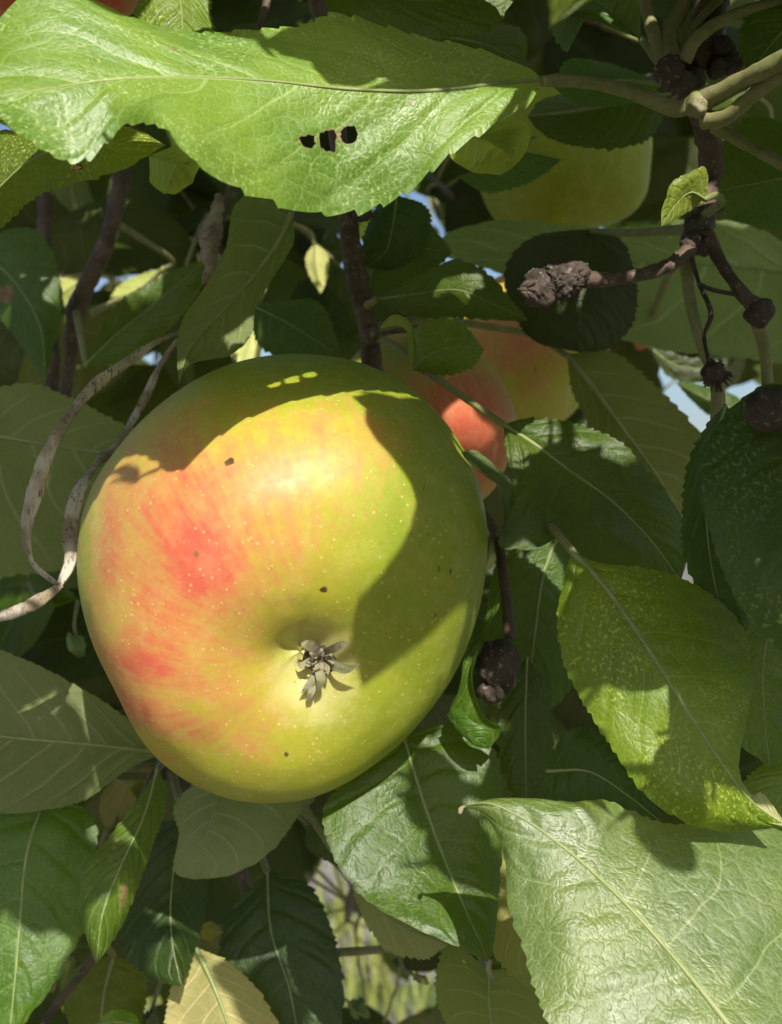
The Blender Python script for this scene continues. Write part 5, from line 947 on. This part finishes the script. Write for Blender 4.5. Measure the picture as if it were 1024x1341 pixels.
  [-722,2488,1544,494,-382,690,-366,1,48,100,100,100],[-777,2297,1641,111,15,902,-418,6,62,100,100,100,-707,2418,1398],[-109,1901,1529,450,-8,-620,642,7,41,100,100,100,-245,2577,1537],
  [-874,3269,1811,531,-201,617,-545,6,42,100,100,100,-940,3204,1988],[-871,2588,1484,460,-330,739,-364,7,32,100,100,100,-747,2402,1382],
  [-909,2612,1419,676,-185,588,-405,6,31,100,100,100,-975,2491,1564],[-412,1472,1710,878,-45,321,-352,1,28,100,100,100,-707,2418,1398],
  [-673,2872,1413,192,83,-317,925,4,30,100,100,100,-542,2485,1449],[-835,2803,1325,61,335,-162,-926,5,30,100,100,100],[-809,2333,1680,541,-98,-739,390,2,82,100,100,100,-707,2418,1398],
  [-385,1618,1396,297,-241,887,-258,3,82,100,100,100,-707,2418,1398],[-126,2991,1583,947,-251,59,-190,2,30,100,100,100,-74,2609,1597],
  [-740,2572,1266,964,5,47,260,0,29,100,100,100,-707,2418,1398],]),
 ('leafy branch added outside the picture to shade the scene', 'branches outside the picture that shade the scene', [[-227,3174,1434],[97,2845,1353],[359,2568,1324],[606,2356,1176],[861,2064,1113],[1223,1733,1127]], [
  [808,2424,1417,209,-78,549,-806,5,105,100,100,100,622,2338,1170],[284,2337,1399,864,149,338,-342,0,100,100,100,100,402,2529,1305],
  [355,3191,2207,504,1,417,-756,2,79,100,100,100,217,2717,1343],[689,2611,1365,4,168,-84,-982,3,93,100,100,100,476,2468,1257],
  [721,1781,1783,215,-468,811,-277,3,64,100,100,100,944,1985,1111],[71,2084,1193,603,321,-52,-728,3,62,100,100,100],[167,1603,1615,113,-236,768,-584,2,66,100,100,100],
  [347,1564,1808,986,56,141,62,6,109,100,100,100,829,2098,1116],[741,1499,1514,261,-306,863,-306,7,42,100,100,100,1103,1841,1120],[-16,1918,1928,803,-308,418,-291,2,56,100,100,100],
  [389,2199,1342,14,-203,584,-786,4,41,100,100,100,513,2438,1231],[201,1482,1632,38,13,-138,990,3,59,100,100,100,829,2098,1116],
  [919,2632,1593,264,-186,866,-382,4,55,100,100,100,513,2438,1231],[-17,2114,1073,461,-111,91,-876,2,48,100,100,100,144,2796,1347],[243,1659,1155,691,-30,443,-570,3,55,100,100,100],
  [352,1970,1116,264,-85,396,-876,0,44,100,100,100],[619,1901,1444,284,61,-868,402,3,64,100,100,100,657,2300,1156],[474,2256,1125,296,906,269,-141,0,86,100,100,100,586,2375,1186],
  [968,2585,1558,766,-241,-361,475,0,39,100,100,100],[689,1961,924,580,-21,320,-749,5,67,100,100,100],[33,1734,1296,372,194,788,-450,3,63,100,100,100,439,2498,1282],
  [82,2862,2177,42,106,-853,509,3,101,100,100,100,70,2873,1358],[810,2574,1473,716,-249,618,-209,3,41,100,100,100,513,2438,1231],
  [-31,2245,1391,141,271,647,-699,5,42,100,100,100,327,2600,1333],[606,1955,876,11,422,376,825,1,90,100,100,100],[737,1709,1521,509,167,-793,291,2,56,100,100,100,983,1948,1113],
  [476,1759,1240,553,59,-784,277,7,77,100,100,100,829,2098,1116],[-94,1729,1474,727,-241,494,-410,5,66,100,100,100,439,2498,1282],
  [858,1575,1755,82,-458,743,-481,4,73,100,100,100,1103,1841,1120],[914,2483,1526,913,-301,232,-148,2,47,100,100,100,622,2338,1170],
  [116,3173,2049,241,-126,-943,190,5,100,100,100,100,-153,3099,1415],[812,1550,1842,770,-314,500,243,5,75,100,100,100,1103,1841,1120],
  [651,1852,1432,794,-229,-489,279,3,74,100,100,100,866,2059,1113],[330,2189,1057,412,585,-41,697,3,26,100,100,100],[842,2608,1467,883,-212,244,-340,3,29,100,100,100,513,2438,1231],
  [427,1558,1141,714,-455,474,-243,1,41,100,100,100,905,2021,1111],[657,1740,1432,307,258,-482,779,3,29,100,100,100],[651,1457,1332,739,242,519,-355,1,27,100,100,100,759,2178,1127],
  [-40,3212,1496,131,782,250,555,3,32,100,100,100],[411,1983,1025,969,23,-202,140,4,26,100,100,100,725,2219,1135],[353,1984,1201,106,-12,-842,528,4,27,100,100,100,513,2438,1231],
  [702,1535,1410,831,-314,436,-143,3,29,100,100,100],[682,1696,1179,92,115,875,-462,5,41,100,100,100,944,1985,1111],[268,1579,780,357,731,359,457,2,40,100,100,100],
  [587,1726,1738,688,-286,626,-231,6,45,100,100,100,657,2300,1156],[-36,2093,1360,57,-238,743,-622,3,46,100,100,100,364,2563,1322],
  [739,1660,956,732,-217,-440,473,4,32,100,100,100,983,1948,1113],]),
 ('leafy branch added outside the picture to shade the scene', 'branches outside the picture that shade the scene', [[878,1203,1310],[987,1777,1174],[1241,2417,1151],[1301,2936,1031],[1506,3545,954],[1620,4171,783]], [
  [1071,3316,1580,478,325,-165,799,5,104,100,100,100,1381,3184,1001],[782,1927,396,42,398,238,-885,4,100,100,100,100,1028,1893,1164],
  [1209,2693,1451,272,29,-300,914,1,104,100,100,100,1268,2569,1123],[878,1849,699,205,360,-354,839,0,70,100,100,100,1000,1817,1169],
  [920,1655,1165,39,57,-339,938,6,66,100,100,100,957,1664,1192],[1340,2658,1479,190,269,-111,938,7,59,100,100,100,1268,2569,1123],
  [1366,3823,1055,161,323,141,-922,6,82,100,100,100,1544,3714,915],[1847,3721,-53,441,119,-778,431,3,90,100,100,100,1595,4019,827],
  [1341,3346,1825,961,57,269,-32,0,101,100,100,100,1409,3259,993],[1414,2331,586,635,44,-594,492,1,94,100,100,100,1257,2491,1139],
  [1187,2611,1205,500,59,729,-464,7,101,100,100,100,1268,2569,1123],[1769,2532,541,758,330,-342,447,3,107,100,100,100,1276,2724,1082],
  [1179,1488,1890,571,68,-371,729,7,66,100,100,100,904,1357,1270],]),
 ('leafy branch added outside the picture to shade the scene', 'branches outside the picture that shade the scene', [[-941,5264,2599],[-976,5081,2506],[-1065,4925,2373],[-1121,4894,2359],[-1268,4739,2247],[-1236,4563,2211]], [
  [-913,3996,1997,820,243,474,-207,6,87,100,100,100,-1236,4563,2211],[-787,4031,2117,308,-261,261,-877,3,92,100,100,100,-1236,4563,2211],
  [-1053,3731,1788,897,339,-170,227,4,105,100,100,100,-1236,4563,2211],[-967,4135,2667,689,192,586,-380,1,96,100,100,100,-1236,4563,2211],
  [-432,4082,2443,62,64,-248,965,3,75,100,100,100,-1236,4563,2211],[-1347,4820,2524,188,108,423,-880,7,59,100,100,100,-1200,4825,2304],
  [-739,3962,1905,573,318,-451,606,7,39,100,100,100,-1236,4563,2211],[-90,4047,2324,166,4,-440,882,0,94,100,100,100,-1236,4563,2211],
  [-890,3982,2115,864,181,-321,344,7,94,100,100,100,-1236,4563,2211],[-661,4580,2893,21,-21,-856,517,5,93,100,100,100,-986,5057,2489],
  [-186,3908,2397,469,-15,755,-458,6,79,100,100,100,-1236,4563,2211],[-484,3495,2614,961,-172,116,-183,2,91,100,100,100,-1236,4563,2211],
  [-1274,5022,2502,371,192,363,-833,2,79,100,100,100,-1120,4895,2359],[-1447,4858,2421,825,232,422,-296,1,106,100,100,100,-1244,4780,2270],
  [-1969,3755,5366,614,7,-623,485,5,129,100,100,100,-966,5115,2527],[-1882,4425,911,311,27,-550,775,1,97,100,100,100,-1779,4466,1078],
  [-131,4366,4189,902,46,-84,-420,1,111,100,100,100,-941,5264,2599],[-1637,4273,5617,41,232,105,-966,2,121,100,100,100,-941,5264,2599],
  [-1336,3997,4639,231,357,314,-849,0,108,100,100,100,-966,5115,2527],[-1716,4255,2573,80,75,286,-952,6,102,100,100,100,-1236,4563,2211],]),
 ('leafy branch added outside the picture to shade the scene', 'branches outside the picture that shade the scene', [[118,4809,2578],[165,4657,2484],[110,4594,2306],[206,4449,2156],[176,4334,2088],[235,4173,1973]], [
  [74,4439,2566,386,409,-129,817,1,98,100,100,100,158,4640,2453],[1388,4738,3056,123,30,-368,921,6,110,100,100,100,156,4705,2523],
  [1142,4114,2769,379,157,-400,820,5,93,100,100,100,164,4651,2475],[1515,4514,2106,625,252,-83,-734,0,92,100,100,100,1339,4554,2019],
  [1362,4025,1910,269,446,-68,851,0,100,100,100,100,1466,4194,1885],[315,4118,2205,85,159,393,-902,3,105,100,100,100,220,4211,2001],
  [1346,4178,2494,318,-259,-526,745,6,79,100,100,100,208,4429,2141],[2378,4994,1402,450,194,-158,857,0,105,100,100,100,2544,5103,1421],
  [547,4477,2697,509,140,102,-843,1,79,100,100,100,164,4666,2494],[1360,3944,1571,562,-124,349,-740,7,91,100,100,100],[102,4724,2145,924,317,-62,203,0,109,100,100,100,119,4575,2279],
  [1023,4692,2293,329,451,151,-816,3,92,100,100,100,199,4467,2171],[1843,4482,2810,450,110,-554,692,2,68,100,100,100,164,4666,2494],
  [120,3884,2639,359,100,-775,510,4,107,100,100,100,182,4307,2069],[610,4530,2361,95,479,-381,785,1,76,100,100,100,199,4467,2171],
  [1776,4141,2282,141,54,3,989,6,54,100,100,100,235,4173,1973],[1892,4992,2638,839,202,-156,480,1,88,100,100,100,161,4685,2510],
  [759,4788,3109,386,63,377,-839,3,129,100,100,100,118,4809,2578],[1320,4800,2957,496,6,-149,-855,7,119,100,100,100,156,4705,2523],
  [2567,3900,2644,833,392,290,-262,0,118,100,100,100,235,4173,1973],]),
 ('leafy branch added outside the picture to shade the scene', 'branches outside the picture that shade the scene', [[-85,211,863],[-41,261,832],[-57,252,732],[19,239,724],[70,209,579],[14,283,545]], [
  [141,312,739,585,116,-674,436,3,93,100,100,100,30,233,706],]),
 ('leafy branch added outside the picture to shade the scene', 'branches outside the picture that shade the scene', [[476,491,542],[457,418,487],[430,395,385],[454,386,295],[469,330,224],[433,354,196]], [
  [475,385,385,964,-264,41,-14,4,85,100,100,100,430,394,383],]),
 ('leafy branch added outside the picture to shade the scene', 'branches outside the picture that shade the scene', [[2322,6389,5627],[1350,6548,5333],[360,6521,4959],[-563,6622,4508],[-1502,6759,4154],[-2514,6725,3811]], [
  [728,6538,2907,407,105,-65,905,5,88,100,100,100,-159,6568,4704],[1221,6817,5402,708,-86,548,-437,6,129,100,100,100,1313,6550,5321],
  [2321,6678,5024,530,485,328,614,6,123,100,100,100,2070,6435,5553],[-1119,7024,4883,423,-381,289,-770,7,130,100,100,100,-1005,6695,4332],
  [-2053,6708,3213,619,108,84,-773,0,134,100,100,100,-2261,6737,3896],[-398,6824,5866,756,122,-452,456,0,111,100,100,100,77,6541,4825],
  [1650,5909,5866,288,-131,-346,883,0,111,100,100,100,1818,6484,5480],[-1268,6233,5518,233,357,-363,829,2,105,100,100,100,-760,6651,4426],]),
 ('leafy branch added outside the picture to shade the scene', 'branches outside the picture that shade the scene', [[-4157,7151,6351],[-3972,6530,5574],[-3918,5798,4773],[-3715,5185,3966],[-3603,4480,3140],[-3468,3821,2345]], [
  [-3354,3742,2839,816,-173,167,-525,7,117,100,100,100,-3503,3992,2552],[-5117,4055,4977,336,246,-345,841,3,129,100,100,100,-3801,5441,4304],
  [-2716,4277,3212,338,549,143,-751,1,116,100,100,100,-3575,4333,2965],[-2522,4932,2846,971,141,33,-191,3,134,100,100,100,-3591,4419,3068],
  [-5763,6128,5164,637,52,639,-427,0,104,100,100,100,-3945,6118,5128],[-3454,4986,2712,242,95,253,-932,6,99,100,100,100,-3607,4505,3170],
  [-3085,6825,5981,752,-33,520,-403,6,93,100,100,100,-4023,6742,5831],[-5969,4102,3518,928,-40,-155,337,3,109,100,100,100,-3634,4680,3374],
  [-4693,6836,4340,359,-294,159,-872,1,133,100,100,100,-3945,6118,5128],[-2696,5351,5184,449,-236,399,-763,2,125,100,100,100,-3888,5677,4622],
  [-4757,4343,4551,483,124,-135,-856,1,134,100,100,100,-3743,5284,4092],[-5255,5693,5516,979,81,39,-184,3,108,100,100,100,-3945,6118,5128],
  [-3715,6473,3867,491,406,-63,768,2,92,100,100,100,-3861,5597,4516],[-3036,4644,4773,939,-132,311,-71,7,90,100,100,100,-3743,5284,4092],
  [-4476,5245,2833,585,-230,-216,747,1,128,100,100,100,-3634,4680,3374],[-3177,4104,2430,807,182,-100,553,2,131,100,100,100,-3503,3992,2552],
  [-3316,5895,2292,865,170,5,472,2,113,100,100,100,-3634,4680,3374],[-4296,4816,5472,616,135,305,-713,3,129,100,100,100,-3910,5759,4726],
  [-2188,5297,5196,754,-64,394,-521,2,101,100,100,100,-3861,5597,4516],[-3239,7381,5418,120,-174,416,-884,3,118,100,100,100,-4023,6742,5831],
  [-4380,7448,5814,368,52,339,-864,5,118,100,100,100,-4131,7068,6247],[-2396,6702,4703,433,-95,311,-841,0,90,100,100,100,-3945,6118,5128],
  [-2794,6432,4490,528,-123,182,-820,4,96,100,100,100,-3926,5845,4829],[-4872,4574,5391,75,1,-488,870,2,110,100,100,100,-3910,5759,4726],]),
 ('leafy branch added outside the picture to shade the scene', 'branches outside the picture that shade the scene', [[4565,7558,6003],[4450,6707,5412],[4406,5925,4655],[4317,5026,4039],[4244,4279,3370],[4252,3360,2697]], [
  [3254,4854,4509,31,104,-501,859,1,110,100,100,100,4321,5072,4074],[3382,5776,4327,352,281,-559,696,3,98,100,100,100,4381,5645,4452],
  [5837,3785,5553,271,152,330,-892,7,124,100,100,100,4321,5072,4074],[4881,4535,2101,937,-1,201,-285,7,98,100,100,100,4244,3808,3017],
  [4851,7216,4742,307,258,702,-588,2,104,100,100,100,4446,6662,5374],[5980,4688,4557,564,51,-699,437,4,109,100,100,100,4333,5184,4154],
  [3371,4230,2864,633,242,-454,579,0,94,100,100,100,4241,4031,3179],[4335,4274,4987,773,-138,458,-417,0,108,100,100,100,4321,5072,4074],
  [3862,7074,4416,819,-455,-259,-236,6,102,100,100,100,4428,6367,5085],[4300,6071,5073,920,-136,262,-259,3,128,100,100,100,4421,6176,4887],
  [4688,6387,5547,183,109,344,-915,0,126,100,100,100,4438,6561,5281],[5131,7825,5367,38,209,-175,961,7,112,100,100,100,4549,7445,5926],
  [2945,5389,4326,918,183,-336,-102,4,108,100,100,100,4345,5298,4230],[4135,3809,2451,9,-528,91,-844,6,118,100,100,100,4249,3583,2858],
  [3786,5330,5105,413,-101,-566,706,7,121,100,100,100,4381,5645,4452],[5101,5455,2688,357,-55,-192,912,0,120,100,100,100,4275,4659,3713],
  [4616,4575,3785,415,-908,-42,37,2,101,100,100,100,4275,4659,3713],]),
 ('leafy branch added outside the picture to shade the scene', 'branches outside the picture that shade the scene', [[-4037,3948,-1188],[-4148,4878,-1495],[-4111,5894,-1799],[-4187,6925,-2018],[-4150,7873,-2428],[-4193,8869,-2614]], [
  [-3859,5889,-160,810,109,129,562,3,93,100,100,100,-4127,5451,-1674],[-4260,4706,-346,738,-47,-115,663,0,117,100,100,100,-4107,4445,-1355],
  [-4365,6050,-908,420,168,235,-861,6,108,100,100,100,-4111,5832,-1782],[-3517,5031,-1005,297,245,223,-896,3,127,100,100,100,-4145,4821,-1477],
  [-2343,4106,-2425,321,-65,433,-839,1,126,100,100,100,-4071,4197,-1271],[-5768,5924,-2693,779,201,-349,481,6,130,100,100,100,-4130,6218,-1867],
  [-4985,3705,-2438,546,-27,-106,-831,2,113,100,100,100,-4071,4197,-1271],[-2587,4393,-2591,458,78,-528,711,2,97,100,100,100,-4123,4570,-1396],
  [-4460,4599,-1356,138,138,315,-929,6,100,100,100,100,-4123,4570,-1396],[-3640,4575,-1567,363,-26,431,-826,6,116,100,100,100,-4123,4570,-1396],
  [-3305,8699,-2759,768,-73,-505,387,4,132,100,100,100,-4187,8739,-2592],[-4675,7553,-2687,299,-32,166,-939,7,119,100,100,100,-4153,7709,-2369],
  [-2438,6053,-2744,146,-158,-533,819,2,120,100,100,100,-4120,6089,-1842],[-3858,8542,-2783,923,182,-292,172,6,109,100,100,100,-4180,8608,-2571],
  [-5484,5367,-1119,920,145,-251,263,5,100,100,100,100,-4143,5199,-1596],[-4791,5580,160,927,138,200,-287,2,112,100,100,100,-4148,5073,-1556],
  [-4971,5179,-2221,475,-258,634,-553,4,101,100,100,100,-4135,5325,-1635],[-4953,7553,-1620,665,88,524,-525,5,119,100,100,100,-4180,7232,-2143],]),
 ('leafy branch added outside the picture to shade the scene', 'branches outside the picture that shade the scene', [[2423,3232,-754],[3166,4217,-1103],[3933,5298,-1280],[4725,6368,-1573],[5468,7447,-1858],[6198,8387,-2214]], [
  [4021,7333,-676,122,512,-65,848,6,94,100,100,100,4852,6549,-1620],[5251,5313,-253,709,-153,120,-678,3,105,100,100,100,4271,5754,-1397],
  [3019,5673,310,897,-234,183,-329,6,117,100,100,100,3685,4950,-1221],[3719,4675,-1486,496,-570,-593,279,6,125,100,100,100,3589,4813,-1203],
  [4492,4155,-1731,367,-156,294,-869,1,121,100,100,100,3589,4813,-1203],[5597,4250,-558,139,-46,-270,952,7,126,100,100,100,3976,5357,-1293],
  [3865,8514,-2300,29,-76,-426,901,1,113,100,100,100,5505,7497,-1874],[5381,6581,-2431,374,319,6,871,2,108,100,100,100,5129,6959,-1722],
  [1641,4512,-2370,625,-467,-497,-380,1,102,100,100,100,3009,4004,-1041],[5953,7287,-2026,271,12,843,-464,3,129,100,100,100,5602,7627,-1918],
  [5258,6444,49,485,385,244,-746,3,119,100,100,100,4758,6414,-1585],[1141,3902,-2625,343,172,702,-600,3,131,100,100,100,2618,3489,-850],
  [4365,7656,-2880,203,127,-581,778,0,104,100,100,100,5314,7231,-1794],[4590,5112,1479,578,-145,724,-348,7,124,100,100,100,3878,5223,-1264],
  [3690,5395,-230,769,59,452,-449,6,98,100,100,100,3782,5087,-1241],[4550,5333,-1888,193,255,30,-947,1,121,100,100,100,4271,5754,-1397],
  [5155,4850,-2978,432,104,-640,627,4,104,100,100,100,4369,5885,-1435],[2032,5737,-975,523,578,181,-600,5,92,100,100,100,3493,4676,-1185],
  [1761,3830,-2641,625,-203,-243,714,3,130,100,100,100,2813,3745,-949],[5699,6186,-1691,867,-34,413,-277,4,118,100,100,100,4945,6685,-1654],
  [4767,9000,-2933,890,125,-437,29,5,130,100,100,100,6099,8260,-2165],[3703,5601,-1672,411,28,133,-902,3,113,100,100,100,4074,5490,-1325],
  [5885,3977,1405,249,-370,98,-890,2,122,100,100,100,3782,5087,-1241],[3842,6914,-2885,724,-74,161,-667,4,117,100,100,100,4852,6549,-1620],
  [5851,6393,-1653,899,-100,-319,284,0,135,100,100,100,5129,6959,-1722],[5065,5262,-2155,90,-13,338,-937,5,125,100,100,100,4369,5885,-1435],]),
 ('leafy branch added outside the picture to shade the scene', 'branches outside the picture that shade the scene', [[-4829,9075,5196],[-4634,8792,4196],[-4547,8574,3113],[-4424,8278,2186],[-4186,7925,1047],[-4069,7687,100]], [
  [-4784,8466,668,818,-48,372,-435,1,109,100,100,100,-4162,7883,894],[-5230,6898,3501,598,-199,-12,-777,7,109,100,100,100,-4556,8600,3219],
  [-5268,9269,4903,258,-82,238,-933,4,116,100,100,100,-4803,9038,5067],[-3143,6644,704,332,-282,713,-550,4,121,100,100,100,-4099,7751,365],
  [-3539,8075,522,326,30,80,-941,0,117,100,100,100,-4113,7783,498],[-4635,8609,2674,853,115,-189,-472,1,124,100,100,100,-4500,8449,2695],
  [-3941,8825,4097,546,-36,459,-700,1,123,100,100,100,-4615,8754,4025],[-4727,8291,441,130,-89,515,-842,2,95,100,100,100,-4128,7816,630],
  [-4175,7794,980,908,284,292,-96,0,114,100,100,100,-4162,7883,894],[-3411,7254,857,231,456,-402,759,3,94,100,100,100,-4128,7816,630],
  [-5758,9203,684,503,-744,-401,181,6,103,100,100,100,-4259,8034,1412],[-3592,9130,3970,776,339,-232,478,6,129,100,100,100,-4603,8728,3891],]),
 ('leafy branch added outside the picture to shade the scene', 'branches outside the picture that shade the scene', [[5615,9155,3724],[5044,8567,3002],[4567,8133,2257],[4006,7591,1518],[3486,7186,787],[2931,6638,21]], [
  [2105,6023,1342,873,155,322,-331,1,90,100,100,100,2999,6706,115],[3972,7660,1710,966,117,197,-121,3,115,100,100,100,4113,7688,1659],
  [4389,6120,1761,438,33,-568,696,1,112,100,100,100,3900,7504,1372],[3160,7121,260,257,-264,-623,690,0,98,100,100,100,3202,6912,394],
  [5347,9026,-81,328,101,113,-933,6,117,100,100,100,4184,7756,1751],[5171,8823,3930,817,-67,-1,-573,5,99,100,100,100,5474,9008,3549],
  [3271,7621,1061,567,-440,-645,265,1,97,100,100,100,3616,7293,969],[4068,6575,1993,51,-123,-393,910,2,99,100,100,100,3971,7561,1470],
  [4723,7632,168,291,445,18,-846,7,133,100,100,100,3687,7346,1070],[3251,7255,-292,35,-320,519,792,7,97,100,100,100,3066,6775,208],
  [2898,7329,3409,629,340,-131,686,5,127,100,100,100,4325,7895,1932],[3433,8332,922,228,346,-434,800,0,132,100,100,100,3758,7398,1171],
  [5054,8920,2621,768,-136,-306,546,6,108,100,100,100,4987,8512,2919],[5069,8103,1719,148,160,-446,868,0,132,100,100,100,4533,8100,2209],]),
 ('leafy branch added outside the picture to shade the scene', 'branches outside the picture that shade the scene', [[-2473,7806,5673],[-1594,7801,5465],[-670,7815,5094],[198,7816,4839],[995,7755,4583],[1911,7796,4354]], [
  [1939,7938,5074,296,-187,746,-567,6,99,100,100,100,1797,7790,4382],[-2171,8384,5954,289,-258,-387,836,7,111,100,100,100,-2243,7804,5623],
  [-2199,7263,5595,726,-628,-275,-53,1,135,100,100,100,-2243,7804,5623],[252,7588,3741,348,-268,106,-892,7,132,100,100,100,551,7788,4724],]),
]

# twigs with leaves deeper in the tree, and unseen ones added for shade: twig points, then one row per leaf
# (base position and stalk end in 0.1 mm from the lens height, rotation, leaf form, size, tint; background tints darkened to paint deep shade)
def W(v): return Vector((v[0]*1e-4, v[1]*1e-4, CAMP.z+v[2]*1e-4))
for label, group, tw, rows in SPRAYS:
    pts = [W(v) for v in tw]
    root = thing('apple_branch', pts[0], label, 'branch', group)
    tube('twig', pts, [0.0028, 0.0024, 0.0018, 0.0012], MBARK, root, rough=0.2, n=40)
    for r in rows:
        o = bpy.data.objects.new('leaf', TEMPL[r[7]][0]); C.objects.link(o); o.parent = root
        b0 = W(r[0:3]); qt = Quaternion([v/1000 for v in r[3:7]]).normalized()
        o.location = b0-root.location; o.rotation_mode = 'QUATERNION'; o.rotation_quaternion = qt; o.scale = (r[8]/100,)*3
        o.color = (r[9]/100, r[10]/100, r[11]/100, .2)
        if len(r) > 12:
            near = W(r[12:15]); back = qt @ Vector((0, -1, 0))
            vs, fs = tube_data([b0, b0.lerp(near, 0.5)+back*0.3*(near-b0).length, near], [0.0007, 0.0009], seg=5, n=8)
            link('petiole', mesh_from('petiole', [v-b0 for v in vs], fs), MSTALK, root, b0)
